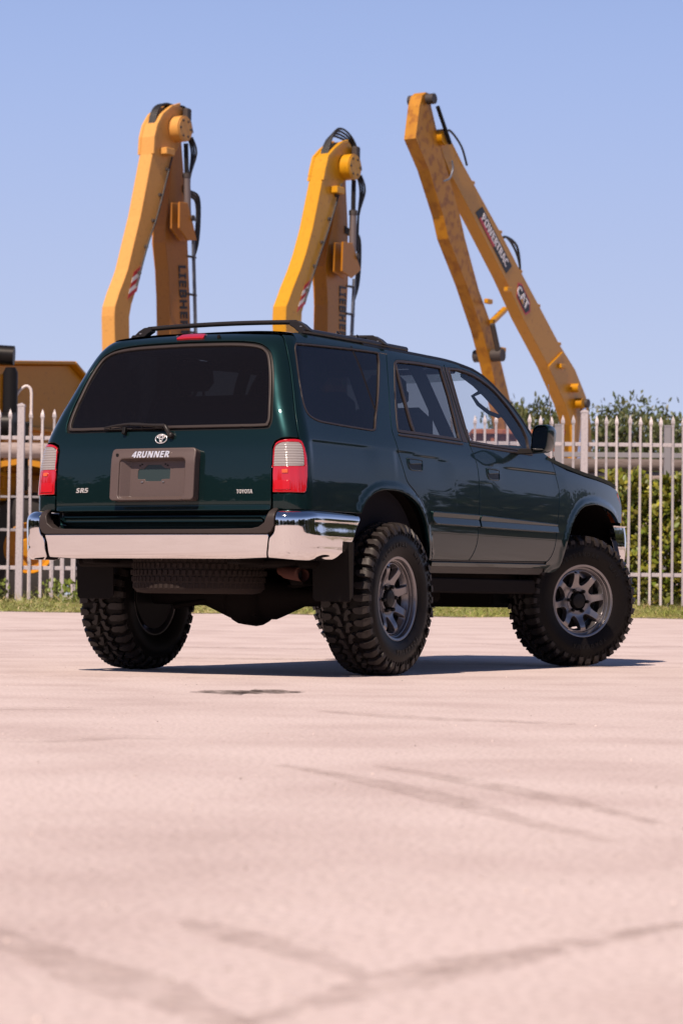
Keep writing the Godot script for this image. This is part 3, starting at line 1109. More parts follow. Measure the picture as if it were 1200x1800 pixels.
func bumpers(car: Node3D) -> void:
	var f := bumper_skin
	var bp := part("rear_bumper", car)
	var mb := MB.new()
	panel(mb, V2([[-.695, .742], [-.68, .70], [-.668, .62], [-.5, .612], [.5, .612], [.680, .620], [.690, .70], [.697, .742]]), [], f, Vector2(0.04, 0.008), 0.0, 0.004, 0.03)
	obj("centre_bar", mb, M.chrome, bp)
	mb = MB.new()
	var corner := V2(spl([[.688, .62], [.694, .68], [.700, .722], [.722, .745], [.732, .785], [.732, .868]], 2) + [[.80, .871], [1.2, .871], [1.492, .869]] + spl([[1.488, .84], [1.43, .77], [1.373, .699], [1.30, .664], [1.251, .645], [1.205, .618], [1.16, .603], [1.10, .600], [.98, .604], [.849, .608]], 2))
	panel(mb, corner, [], func(p: Vector2) -> Vector3: return bumper_skin(p) + fnormal(bumper_skin, p) * (-0.006 * ss(0.85, 1.0, p.x) * ss(0.74, 0.80, p.y) * (1.0 - ss(0.80, 0.86, p.y)) - 0.012 * exp(-pow((p.x - 1.1) / 0.10, 2.0) - pow((p.y - 0.622) / 0.022, 2.0))), Vector2(0.02, 0.007), 0.0, 0.004, 0.03)
	obj("corner_piece", mb, M.chrome, bp)
	obj("corner_piece", mb.mirrored(), M.chrome, bp)
	# black step pad with upturned ends
	mb = MB.new()
	var pad := []
	for s in [1.0, -1.0]:
		var h := [[.30, .744], [.55, .744], [.690, .744], [.712, .755], [.728, .785], [.729, .874], [.705, .880], [.690, .876], [.685, .84], [.672, .802], [.640, .780], [.60, .772], [.30, .768]]
		if s > 0:
			for p in h:
				pad.append(p)
		else:
			for p in rev(h):
				pad.append([-p[0], p[1]])
	panel(mb, V2(pad), [], lifted(f, 0.006), Vector2(0.04, 0.012), 0.0, 0.006, 0.05)
	obj("step_pad", mb, M.trim, bp)
	mb = MB.new()
	# tread of the step, back to the gate
	for k in 28:
		var s0 := lerpf(-0.70, 0.70, k / 28.0)
		var s1 := lerpf(-0.70, 0.70, (k + 1) / 28.0)
		var a := f.call(Vector2(s0, 0.768)) as Vector3
		var b := f.call(Vector2(s1, 0.768)) as Vector3
		mb.flat([a - Vector3(0, 0, 0.01), b - Vector3(0, 0, 0.01), b - Vector3(0, 0, 0.16), a - Vector3(0, 0, 0.16)], Vector3.UP)
	obj("step_tread", mb, M.satin_black, bp)
	mb = MB.new()
	box(mb, Vector3(0, 0.66, 0.97), Vector3(1.5, 0.06, 0.06), 0.01)
	for s in [-1, 1]:
		box(mb, Vector3(0.45 * s, 0.64, 0.8), Vector3(0.08, 0.1, 0.4), 0.01)
	obj("bumper_beam", mb, M.underside, bp)
	# front bumper
	var fb := part("front_bumper", car)
	mb = MB.new()
	var ff := func(p: Vector2) -> Vector3:
		var s := clampf(absf(p.x), 0.0, 1.35)
		var o := 0.02 * cos((p.y - 0.80) / 0.13 * 1.3) - 0.02
		var a := ss(0.0, 1.0, (s - 0.62) / 0.36) * PI / 2 if s > 0.62 else 0.0
		var v := s if s < 0.62 else 0.62 + 0.225 * sin(minf((s - 0.62) / 0.36, 1.0) * PI / 2)
		var u := 3.60 - 0.05 * (v / 0.62) * (v / 0.62) + o
		if s > 0.62:
			u = 3.55 + o - 0.22 * (1.0 - cos(minf((s - 0.62) / 0.36, 1.0) * PI / 2)) - maxf(0.0, s - 0.98)
			v += o * 0.7
		return Vector3(signf(p.x) * v, p.y, -u)
	panel(mb, V2([[-1.22, .905], [-.5, .905], [.5, .905], [1.22, .905], [1.20, .82], [1.10, .70], [.95, .665], [-.95, .665], [-1.10, .70], [-1.20, .82]]), [], ff, Vector2(0.03, 0.012), 0.0, 0.004, 0.03)
	obj("bumper_bar", mb, M.chrome, fb)

func roof_and_front(car: Node3D) -> void:
	var mb := MB.new()
	panel(mb, V2([[-.60, -1.0], [1.365, -1.0], [1.365, 1.0], [-.60, 1.0], [-.578, 0.7], [-.570, 0.0], [-.578, -0.7]]), [], roof_skin, Vector2(0.07, 0.03))
	var roof := obj("roof", mb, M.paint, car)
	# rack: two side rails, two cross bars on feet
	for s in [-1.0, 1.0]:
		mb = MB.new()
		var pts := []
		var rads := []
		for k in 25:
			var u := lerpf(-0.46, 0.74, k / 24.0)
			var p := roof_skin(Vector2(u, 0.885 * s))
			pts.append(p + Vector3(0, 0.012, 0))
			rads.append(0.017)
		tube(mb, pts, rads, 10)
		for k in pts.size():
			pts[k] = pts[k] + Vector3(-0.018 * s, 0.012, 0)
		tube(mb, pts.slice(1, 24), 0.009, 8)
		obj("rack_rail", mb, M.rack, roof)
	for u0 in [-0.40, 0.46]:
		mb = MB.new()
		var line := []
		var top: float = 1.902 if u0 < 0 else 1.900
		var ve: float = roof_skin(Vector2(u0, 0.885)).x
		for k in 13:
			var x := lerpf(-ve + 0.06, ve - 0.06, k / 12.0)
			line.append(Vector3(x, top + 0.012 * (1.0 - pow(x / ve, 2.0)), -u0))
		# flattened bar
		var bar := MB.new()
		tube(bar, line, 0.013, 10)
		for k in bar.v.size():
			bar.v[k].z = -u0 + (bar.v[k].z + u0) * 1.6
		mb.add(bar)
		var rb := obj("rack_cross_bar", mb, M.rack, roof)
		for s in [-1.0, 1.0]:
			var ft := MB.new()
			var base := roof_skin(Vector2(u0, 0.885 * s)).y + 0.012
			var tt := Transform3D(Basis(Vector3(s, 0, 0), Vector3(0, 1, 0), Vector3(0, 0, s)), Vector3(s * (ve - 0.06), 0, -u0))
			# curved foot with slots
			var fo := V2([[-0.03, top + 0.012], [0.02, top + 0.008], [0.055, top - 0.01], [0.085, top - 0.035], [0.10, base], [0.02, base], [-0.002, top - 0.030], [-0.03, top - 0.014]])
			prism(ft, fo, -0.024, 0.024, tt, 0.004)
			var fob := obj("bar_foot", ft, M.rack, rb)
			for e in [[0.042, top - 0.024, 0.016], [0.06, top - 0.045, 0.014]]:
				var sl := MB.new()
				box(sl, Vector3(e[0], e[1], 0.0), Vector3(e[2], 0.009, 0.052), 0.003, tt)
				obj("foot_slot", sl, M.dull_metal, fob)
	for e in [[-0.02, 0.86], [0.2, 0.86]]:
		mb = MB.new()
		var p := roof_skin(Vector2(e[0], e[1])) + Vector3(0, 0.03, 0)
		tube(mb, [p + Vector3(0, -0.02, -0.018), p + Vector3(0, 0.004, -0.014), p + Vector3(0, 0.012, 0), p + Vector3(0, 0.004, 0.014), p + Vector3(0, -0.02, 0.018)], 0.005, 6)
		obj("tie_loop", mb, M.rack, roof)
	# windscreen and pillars
	mb = MB.new()
	var hole := V2([[0.05, -0.86], [0.95, -0.90], [0.95, 0.90], [0.05, 0.86]])
	panel(mb, V2([[0.0, -1.0], [1.0, -1.0], [1.0, 1.0], [0.0, 1.0]]), [hole], screen_skin, Vector2(0.025, 0.035))
	var fr := obj("windscreen_frame", mb, M.paint, car)
	var band := V2([[0.05, -0.86], [0.27, -0.87], [0.27, 0.87], [0.05, 0.86]])
	mb = MB.new()
	panel(mb, V2([[0.27, -0.87], [0.95, -0.90], [0.95, 0.90], [0.27, 0.87]]), [], screen_skin, Vector2(0.06, 0.1))
	obj("windscreen_pane", mb, M.glass_screen, fr)
	mb = MB.new()
	panel(mb, band, [], screen_skin, Vector2(0.06, 0.1))
	obj("tinted_band", mb, M.band, fr)
	# seal between the doors and the screen pillars
	for s in [-1.0, 1.0]:
		mb = MB.new()
		var sl := []
		for k in 40:
			var u := lerpf(0.2, 2.13, k / 39.0)
			var h: float = RE.at(u) - 0.012
			if u > 1.36:
				for j in WE.size() - 1:
					if u >= WE[j][0] and u <= WE[j + 1][0]:
						h = lerpf(WE[j][1], WE[j + 1][1], (u - WE[j][0]) / (WE[j + 1][0] - WE[j][0])) - 0.012
			var q := side_at(u, h)
			sl.append(Vector3((q.x - 0.018) * s, h, q.z))
		tube(mb, sl, 0.019, 8)
		obj("door_seal", mb, M.black, fr)
	# bonnet
	mb = MB.new()
	panel(mb, V2([[0.0, -0.995], [1.0, -0.995], [1.0, 0.995], [0.0, 0.995]]), [], hood_skin, Vector2(0.04, 0.022), 0.0, 0.003, 0.02)
	obj("bonnet", mb, M.paint, car)
	# front: panel between the wings with grille and lamps
	var fp := func(p: Vector2) -> Vector3:
		var b := absf(p.x)
		var e := side_at(lerpf(3.36, 3.47, ss(1.15, 1.0, p.y)), p.y)
		return Vector3(e.x * p.x, p.y, -lerpf(3.56, -e.z, pow(b, 3.0)))
	mb = MB.new()
	panel(mb, V2([[-0.99, .90], [.99, .90], [.99, 1.17], [-.99, 1.17]]), [V2(roundrect(-.42, .96, .42, 1.13, .03))], fp, Vector2(0.05, 0.03))
	var nose := obj("front_panel", mb, M.paint, car)
	for k in 3:
		mb = MB.new()
		panel(mb, V2([[-.42, .975 + k * .055], [.42, .975 + k * .055], [.42, 1.0 + k * .055], [-.42, 1.0 + k * .055]]), [], fp, Vector2(0.06, 0.02), 0.0, 0.003, 0.01)
		obj("grille_bar", mb, M.chrome, nose)
	mb = MB.new()
	panel(mb, V2(roundrect(-.43, .955, .43, 1.135, .03)), [], lifted(fp, -0.04), Vector2(0.06, 0.03))
	obj("grille_back", mb, M.black, nose)
	for s in [1.0, -1.0]:
		mb = MB.new()
		panel(mb, V2(roundrect(.46, .95, .84, 1.14, .03)), [], lifted(fp, 0.006), Vector2(0.05, 0.02), 0.0, 0.004, 0.02)
		obj("head_lamp", mb if s > 0 else mb.mirrored(), M.lens_clear, nose)
		mb = MB.new()
		panel(mb, V2(roundrect(.855, .94, .985, 1.135, .02)), [], lifted(fp, 0.002), Vector2(0.02, 0.02), 0.0, 0.003, 0.02)
		obj("turn_lamp", mb if s > 0 else mb.mirrored(), M.lens_orange, nose)
	# aerial
	mb = MB.new()
	lathe(mb, [Vector2(0.0, 0.016), Vector2(0.012, 0.015), Vector2(0.03, 0.008), Vector2(0.032, 0.0005)], 12, Transform3D(Basis(Vector3(0, 1, 0), Vector3(-1, 0, 0), Vector3(0, 0, 1)), Vector3(0.735, 1.29, -2.425)))
	var an := obj("aerial_base", mb, M.black, car)
	mb = MB.new()
	tube(mb, [Vector3(0.735, 1.31, -2.425), Vector3(0.74, 1.54, -2.37), Vector3(0.745, 1.765, -2.32)], [0.003, 0.0022, 0.0018], 6)
	box(mb, Vector3(0.745, 1.767, -2.32), Vector3(0.007, 0.009, 0.007), 0.002)
	obj("aerial", mb, M.dull_metal, an)

func mirrors(car: Node3D) -> void:
	for s in [1.0, -1.0]:
		var mr := part("door_mirror", car)
		var shell := MB.new()
		# rounded shell: superellipse sections swept towards the front
		var c := Vector3(0.985, 1.388, -1.70)
		var rows := []
		for e in [[0.045, 0.93], [0.040, 1.0], [0.0, 1.02], [-0.05, 0.98], [-0.09, 0.85], [-0.115, 0.6], [-0.125, 0.25]]:
			var row := []
			for k in 32:
				var a := TAU * k / 32
				var cx := cos(a)
				var sy := sin(a)
				var x: float = signf(cx) * pow(absf(cx), 0.55) * 0.062 * e[1]
				var y: float = signf(sy) * pow(absf(sy), 0.55) * 0.084 * e[1]
				row.append(c + Vector3(x + 0.012 * y / 0.09, y, e[0] + x * 0.25))
			rows.append(row)
		var ids := []
		for k in rows.size():
			var r := []
			for j in 32:
				var d1: Vector3 = rows[k][(j + 1) % 32] - rows[k][posmod(j - 1, 32)]
				var d2: Vector3 = rows[mini(k + 1, rows.size() - 1)][j] - rows[maxi(k - 1, 0)][j]
				var nn := d1.cross(d2).normalized()
				if nn.dot(rows[k][j] - c) < 0.0:
					nn = -nn
				r.append(shell.vert(rows[k][j], nn))
			ids.append(r)
		for k in rows.size() - 1:
			for j in 32:
				shell.quad(ids[k][j], ids[k][(j + 1) % 32], ids[k + 1][(j + 1) % 32], ids[k + 1][j])
		shell.flat(rows[rows.size() - 1], Vector3(0, 0, -1))
		shell.flat(rows[0].map(func(p): return p - Vector3(0, 0, 0.03)), Vector3(0, 0, 1))
		obj("mirror_shell", shell if s > 0 else shell.mirrored(), M.paint, mr)
		var gl := MB.new()
		gl.flat(rows[0].map(func(p): return c + (p - c) * Vector3(0.88, 0.88, 1.0) - Vector3(0, 0, 0.008 + (p.x - c.x) * 0.15)), Vector3(-0.2, 0.0, 1).normalized())
		obj("mirror_glass", gl if s > 0 else gl.mirrored(), M.mirror, mr)
		var arm := MB.new()
		prism(arm, V2([[-0.13, -0.045], [0.03, -0.04], [0.03, -0.012], [-0.10, -0.008]]), -0.02, 0.015, Transform3D(Basis(), c + Vector3(-0.055, -0.045, -0.02)), 0.005)
		obj("mirror_arm", arm if s > 0 else arm.mirrored(), M.satin_black, mr)

func chassis(car: Node3D) -> void:
	var ch := part("underbody", car)
	var mb := MB.new()
	box(mb, Vector3(0, 0.60, -1.2), Vector3(1.40, 0.05, 3.9), 0.02)
	obj("floor_pan", mb, M.underside, ch)
	for s in [-1.0, 1.0]:
		mb = MB.new()
		box(mb, Vector3(0.46 * s, 0.545, -1.5), Vector3(0.09, 0.12, 3.7), 0.012)
		obj("frame_rail", mb, M.underside, ch)
		mb = MB.new()
		box(mb, Vector3(0.74 * s, 0.50, -1.30), Vector3(0.10, 0.09, 1.5), 0.012)
		obj("sill_member", mb, M.underside, ch)
	# wheel housings: half barrels over the wheels
	for e in [[0.0, 0.46], [2.80, 0.50]]:
		for s in [-1.0, 1.0]:
			mb = MB.new()
			var ra := []
			var rb := []
			for k in 25:
				var a := PI * (0.10 + 0.80 * k / 24.0)
				var nn := Vector3(0, -sin(a), cos(a))
				var p := Vector3(0, 0.60 + e[1] * 0.92 * sin(a), -(e[0] + e[1] * cos(a)))
				ra.append(mb.vert(p + Vector3(0.83 * s, 0, 0), nn))
				rb.append(mb.vert(p + Vector3(0.50 * s, 0, 0), nn))
			for k in 24:
				mb.quad(ra[k], ra[k + 1], rb[k + 1], rb[k])
			var fan := []
			for k in 25:
				fan.append(mb.v[rb[k]])
			mb.flat(fan, Vector3(s, 0, 0))
			obj("wheel_housing", mb, M.housing, ch)
			mb = MB.new()
			tube(mb, [Vector3(0.58 * s, 0.42, -e[0] - 0.10), Vector3(0.54 * s, 0.98, -e[0] - 0.16)], 0.032, 10)
			obj("shock_absorber", mb, M.dusty, ch)
			mb = MB.new()
			var sp := []
			for k in 73:
				sp.append(Vector3(0.50 * s + 0.06 * cos(k * TAU / 12), 0.45 + 0.42 * k / 72.0, -e[0] + 0.06 * sin(k * TAU / 12) + 0.03))
			tube(mb, sp, 0.008, 6)
			obj("coil_spring", mb, M.underside, ch)
	# rear axle and differential
	mb = MB.new()
	tube(mb, [Vector3(-0.66, 0.4185, 0), Vector3(-0.32, 0.4185, 0), Vector3(-0.14, 0.415, 0), Vector3(0.14, 0.415, 0), Vector3(0.32, 0.4185, 0), Vector3(0.66, 0.4185, 0)], [0.045, 0.05, 0.12, 0.12, 0.05, 0.045], 16)
	obj("rear_axle", mb, M.underside, ch)
	mb = MB.new()
	lathe(mb, [Vector2(-0.16, 0.001), Vector2(-0.155, 0.06), Vector2(-0.13, 0.105), Vector2(-0.08, 0.135), Vector2(0.05, 0.145), Vector2(0.12, 0.12), Vector2(0.16, 0.07), Vector2(0.17, 0.001)], 20, Transform3D(Basis(Vector3(0, 0, -1), Vector3(0, 1, 0), Vector3(1, 0, 0)), Vector3(-0.02, 0.40, 0)))
	for k in 8:
		box(mb, Vector3(-0.02 + 0.115 * cos(TAU * k / 8), 0.40 + 0.115 * sin(TAU * k / 8), 0.10), Vector3(0.018, 0.018, 0.03), 0.003)
	obj("differential", mb, M.underside, ch)
	mb = MB.new()
	tube(mb, [Vector3(0.05, 0.42, -0.15), Vector3(0.1, 0.55, -1.4)], 0.035, 10)
	tube(mb, [Vector3(-0.62, 0.40, -2.77), Vector3(0.62, 0.40, -2.77)], 0.03, 10)
	box(mb, Vector3(0, 0.45, -2.6), Vector3(0.7, 0.16, 0.5), 0.03)
	box(mb, Vector3(0, 0.44, -1.5), Vector3(0.6, 0.10, 0.5), 0.03)
	obj("driveline", mb, M.underside, ch)
	mb = MB.new()
	tube(mb, [Vector3(-0.5, 0.36, 0.05), Vector3(0.5, 0.52, 0.03)], 0.016, 8)
	tube(mb, [Vector3(-0.42, 0.40, -0.05), Vector3(-0.42, 0.50, -1.0)], 0.022, 8)
	tube(mb, [Vector3(0.42, 0.40, -0.05), Vector3(0.42, 0.50, -1.0)], 0.022, 8)
	obj("control_arm", mb, M.underside, ch)
	mb = MB.new()
	box(mb, Vector3(-0.25, 0.50, -0.75), Vector3(0.55, 0.16, 0.9), 0.05)
	obj("fuel_tank", mb, M.underside, ch)
	# exhaust
	mb = MB.new()
	tube(mb, [Vector3(0.35, 0.55, -0.6), Vector3(0.44, 0.60, 0.1), Vector3(0.46, 0.585, 0.48), Vector3(0.55, 0.56, 0.66), Vector3(0.66, 0.545, 0.73)], 0.027, 14, false)
	var ex := obj("exhaust_pipe", mb, M.rust, ch)
	mb = MB.new()
	tube(mb, [Vector3(0.60, 0.552, 0.70), Vector3(0.655, 0.545, 0.735), Vector3(0.76, 0.535, 0.80)], 0.034, 18, false)
	tube(mb, [Vector3(0.655, 0.545, 0.735), Vector3(0.76, 0.535, 0.80)], 0.030, 18, false)
	obj("tail_pipe", mb, M.rust, ex)
	mb = MB.new()
	lathe(mb, [Vector2(-0.005, 0.0), Vector2(0.0, 0.031)], 16, Transform3D(Basis(Vector3(0.85, -0.08, 0.52).normalized(), Vector3(0, 1, 0), Vector3(-0.52, 0, 0.85)), Vector3(0.70, 0.541, 0.763)))
	obj("pipe_mouth", mb, M.black, ex)
	# mud flaps
	for s in [-1.0, 1.0]:
		mb = MB.new()
		var fl := V2([[-0.125, -0.10], [-0.11, -0.115], [0.095, -0.115], [0.115, -0.09], [0.125, 0.20], [-0.125, 0.20]])
		prism(mb, fl, -0.005, 0.005, Transform3D(Basis(Vector3(1, 0, 0), 0.06), Vector3(0.785 if s > 0 else -0.72, 0.515, 0.52)), 0.002)
		obj("mud_flap", mb, M.flap, ch)
	# spare wheel slung flat under the tail
	var spw := part("spare_wheel", ch)
	var sp := MB.new()
	var turn := Transform3D(Basis(Vector3(0, -1, 0), Vector3(1, 0, 0), Vector3(0, 0, 1)), Vector3(0.0, 0.545, 0.60))
	lathe(sp, [Vector2(-0.09, 0.20), Vector2(-0.105, 0.24), Vector2(-0.112, 0.29), Vector2(-0.105, 0.335), Vector2(-0.085, 0.352), Vector2(0.0, 0.357), Vector2(0.085, 0.352), Vector2(0.105, 0.335), Vector2(0.112, 0.29), Vector2(0.105, 0.24), Vector2(0.09, 0.20)], 72, turn)
	for k in 66:
		for j in 5:
			var x := (j - 2) * 0.036
			var a := TAU * (k + 0.5 * (j % 2)) / 66
			var r := 0.360 - 0.006 * absf(j - 2)
			var bt := turn * Transform3D(Basis(Vector3(1, 0, 0), a) * Basis(Vector3(0, 1, 0), 0.25 * (1 if j % 2 else -1)), Vector3.ZERO)
			box(sp, Vector3(x, r, 0), Vector3(0.028, 0.016, 0.023), 0.003, turn * Transform3D(Basis(Vector3(1, 0, 0), a), Vector3.ZERO))
	obj("tyre", sp, M.rubber_old, spw)
	sp = MB.new()
	lathe(sp, [Vector2(-0.10, 0.21), Vector2(-0.10, 0.195), Vector2(0.02, 0.18), Vector2(0.03, 0.0)], 40, turn)
	obj("rim", sp, M.iron, spw)

func seat(parent: Node, c: Vector3, w: float, head := true) -> void:
	var s := part("seat", parent)
	var mb := MB.new()
	box(mb, c + Vector3(0, 0.0, 0), Vector3(w, 0.16, 0.5), 0.05)
	obj("seat_cushion", mb, M.cloth, s)
	mb = MB.new()
	box(mb, Vector3.ZERO, Vector3(w, 0.60, 0.14), 0.06, Transform3D(Basis(Vector3(1, 0, 0), 0.28), c + Vector3(0, 0.31, 0.30)))
	obj("backrest", mb, M.cloth, s)
	if head:
		for x in ([0.0] if w < 0.8 else [-w * 0.28, w * 0.28]):
			mb = MB.new()
			box(mb, Vector3.ZERO, Vector3(0.26, 0.17, 0.10), 0.045, Transform3D(Basis(Vector3(1, 0, 0), 0.2), c + Vector3(x, 0.71, 0.40)))
			tube(mb, [c + Vector3(x - 0.06, 0.66, 0.395), c + Vector3(x - 0.06, 0.55, 0.37)], 0.007, 6)
			tube(mb, [c + Vector3(x + 0.06, 0.66, 0.395), c + Vector3(x + 0.06, 0.55, 0.37)], 0.007, 6)
			obj("head_restraint", mb, M.cloth, s)

func cabin(car: Node3D) -> void:
	var cb := part("cabin", car)
	var mb := MB.new()
	for s in [-1.0, 1.0]:
		box(mb, Vector3(0.755 * s, 0.95, -0.75), Vector3(0.03, 0.66, 3.1))
	box(mb, Vector3(0, 0.95, 0.90), Vector3(1.40, 0.66, 0.03))
	box(mb, Vector3(0, 0.95, -2.30), Vector3(1.50, 0.66, 0.03))
	box(mb, Vector3(0, 0.635, -0.75), Vector3(1.5, 0.02, 3.1))
	obj("inner_trim", mb, M.cloth, cb)
	mb = MB.new()
	panel(mb, V2([[-.50, -.86], [1.36, -.86], [1.36, .86], [-.50, .86]]), [], lifted(func(p: Vector2) -> Vector3: return roof_skin(Vector2(p.x, p.y)) - Vector3(0, 0.045, 0), 0.0), Vector2(0.2, 0.1))
	obj("headlining", mb, M.cloth, cb)
	seat(cb, Vector3(0.37, 0.93, -1.25), 0.52)
	seat(cb, Vector3(-0.37, 0.93, -1.25), 0.52)
	seat(cb, Vector3(0.0, 0.95, -0.30), 1.30)
	mb = MB.new()
	box(mb, Vector3(0, 1.15, -2.05), Vector3(1.46, 0.26, 0.42), 0.08)
	obj("dashboard", mb, M.cloth, cb)
	mb = MB.new()
	var pts := []
	for k in 33:
		var a := TAU * k / 32
		pts.append(Vector3(-0.37, 1.20, -1.72) + Basis(Vector3(1, 0, 0), -0.4) * Vector3(0.185 * cos(a), 0.185 * sin(a), 0))
	tube(mb, pts, 0.014, 8, false)
	box(mb, Vector3(-0.37, 1.19, -1.73), Vector3(0.34, 0.05, 0.04), 0.015)
	obj("steering_wheel", mb, M.black, cb)
	# pillars inside, with belts and the grab handles by the screen
	for s in [-1.0, 1.0]:
		for e in [[0.93, 0.05], [0.02, 0.06]]:
			mb = MB.new()
			var l := []
			for k in 6:
				var h := lerpf(1.28, 1.79, k / 5.0)
				var sk := side_at(e[0] - (0.12 * k / 5.0 if e[0] > 0.5 else 0.0), h)
				l.append(Vector3((sk.x - 0.05) * s, h, sk.z))
			tube(mb, l, e[1] * 0.75, 8)
			obj("inner_pillar", mb, M.cloth, cb)
		mb = MB.new()
		var l2 := []
		for k in 7:
			var a := 0.15 + 0.13 * k
			var sk := screen_skin(Vector2(a, 0.93 * s))
			l2.append(sk + Vector3(-0.02 * s, -0.02, 0.03))
		tube(mb, l2, 0.028, 8)
		obj("screen_pillar", mb, M.cloth, cb)
		mb = MB.new()
		var a0 := screen_skin(Vector2(0.40, 0.9 * s))
		var a1 := screen_skin(Vector2(0.66, 0.91 * s))
		tube(mb, [a0 + Vector3(-0.03 * s, -0.01, 0.05), a0 + Vector3(-0.06 * s, -0.04, 0.10), a0.lerp(a1, 0.35) + Vector3(-0.065 * s, -0.04, 0.12), a0.lerp(a1, 0.75) + Vector3(-0.06 * s, -0.03, 0.11), a1 + Vector3(-0.045 * s, -0.015, 0.08), a1 + Vector3(-0.03 * s, 0, 0.04)], 0.013, 8)
		obj("grab_handle", mb, M.cloth, cb)
		mb = MB.new()
		box(mb, Vector3(0.34 * s, 1.782, -1.34), Vector3(0.40, 0.02, 0.16), 0.008, Transform3D())
		obj("sun_visor", mb, M.cloth, cb)
		mb = MB.new()
		tube(mb, [Vector3(0.64 * s, 1.62, -0.88), Vector3(0.62 * s, 1.2, -0.95), Vector3(0.60 * s, 0.9, -1.0)], 0.012, 5)
		obj("seat_belt", mb, M.cloth, cb)
	mb = MB.new()
	box(mb, Vector3(0, 1.66, -1.62), Vector3(0.24, 0.07, 0.025), 0.01)
	tube(mb, [Vector3(0, 1.69, -1.63), Vector3(0, 1.76, -1.66)], 0.008, 6)
	obj("inner_mirror", mb, M.black, cb)
	# licence sticker on the front door glass
	var st := MB.new()
	var f := lifted(skin, -0.012)
	panel(st, V2([[2.800, 1.362], [2.846, 1.362], [2.832, 1.424], [2.786, 1.424]]), [], f, Vector2(0.05, 0.05))
	obj("window_sticker", st, M.paper, cb)
	for k in 5:
		st = MB.new()
		panel(st, V2([[2.792 + k * 0.0027, 1.418 - k * 0.011], [2.829 + k * 0.0027, 1.418 - k * 0.011], [2.830 + k * 0.0027, 1.413 - k * 0.011], [2.793 + k * 0.0027, 1.413 - k * 0.011]]), [], lifted(skin, -0.010), Vector2(0.05, 0.05))
		obj("sticker_print", st, M.black, cb)

func _ready() -> void:
	rng.seed = 7
	var cam := Camera3D.new()
	cam.name = "camera"
	add_child(cam)
	var at := CameraAttributesPhysical.new()
	at.frustum_focal_length = 24.0 / (1800.0 / FPX)
	at.frustum_focus_distance = 14.1
	at.frustum_near = 0.1
	at.frustum_far = 1500.0
	at.exposure_aperture = 4.5
	cam.attributes = at
	cam.fov = rad_to_deg(2.0 * atan(900.0 / FPX))
	cam.near = 0.1
	cam.far = 1500.0
	cam.position = Vector3(0, EYE, 0)
	cam.basis = Basis(Vector3(1, 0, 0), 0.0332042) * Basis(Vector3(0, 0, 1), 0.0115)
	var env := Environment.new()
	env.background_mode = Environment.BG_SKY
	# clear sky: pale and milky low down, deeper blue overhead
	var sr := Curve1.new([[-1.0, 0.42], [-0.02, 0.50], [0.0, 0.50], [0.108, 0.39], [0.22, 0.285], [0.35, 0.150], [0.5, 0.08], [0.7, 0.05], [1.0, 0.04]])
	var sg := Curve1.new([[-1.0, 0.36], [-0.02, 0.555], [0.0, 0.555], [0.108, 0.46], [0.22, 0.375], [0.35, 0.22], [0.5, 0.125], [0.7, 0.08], [1.0, 0.065]])
	var sb := Curve1.new([[-1.0, 0.34], [-0.02, 0.68], [0.0, 0.68], [0.108, 0.665], [0.22, 0.635], [0.35, 0.42], [0.5, 0.26], [0.7, 0.175], [1.0, 0.15]])
	var im := Image.create(8, 512, false, Image.FORMAT_RGBF)
	for y in 512:
		var t := sin((0.5 - (y + 0.5) / 512.0) * PI)
		for x in 8:
			im.set_pixel(x, y, Color(sr.at(t), sg.at(t), sb.at(t)))
	var sm := PanoramaSkyMaterial.new()
	sm.panorama = ImageTexture.create_from_image(im)
	var sky := Sky.new()
	sky.sky_material = sm
	env.sky = sky
	env.tonemap_mode = Environment.TONE_MAPPER_LINEAR
	env.tonemap_exposure = 1.25
	env.sdfgi_enabled = true
	env.ssao_enabled = true
	env.ssil_enabled = true
	var we := WorldEnvironment.new()
	we.environment = env
	add_child(we)
	var sun := DirectionalLight3D.new()
	sun.name = "sun"
	sun.light_energy = 1.6
	sun.light_color = Color(1.0, 0.915, 0.845)
	sun.light_angular_distance = 0.55
	sun.shadow_enabled = true
	add_child(sun)
	# the sun stands behind and above the camera, in line with the car
	var az := deg_to_rad(TURN - 2.5)
	var el := deg_to_rad(50.0)
	var to_sun := Vector3(-sin(az) * cos(el), sin(el), cos(az) * cos(el))
	sun.look_at_from_position(to_sun * 50.0, Vector3.ZERO, Vector3.UP)
	print("materials")
	materials()
	print("ground")
	ground()
	print("car")
	build_car()
	print("wheels")
	var car: Node3D = get_node("parked_suv")
	var d := wheel_meshes()
	add_wheel(car, d, Vector3(0.777, 0.4185, 0), 0.0, 0.3)
	add_wheel(car, d, Vector3(-0.777, 0.4185, 0), PI, 0.9)
	var st := deg_to_rad(-31.0)
	for s in [1.0, -1.0]:
		var off := Vector3(0.15 * s, 0, 0).rotated(Vector3.UP, st)
		add_wheel(car, d, Vector3(0.625 * s, 0.4185, -2.77) + off, st + (0.0 if s > 0 else PI), 0.15)
	print("background")
	background()
	print("done")

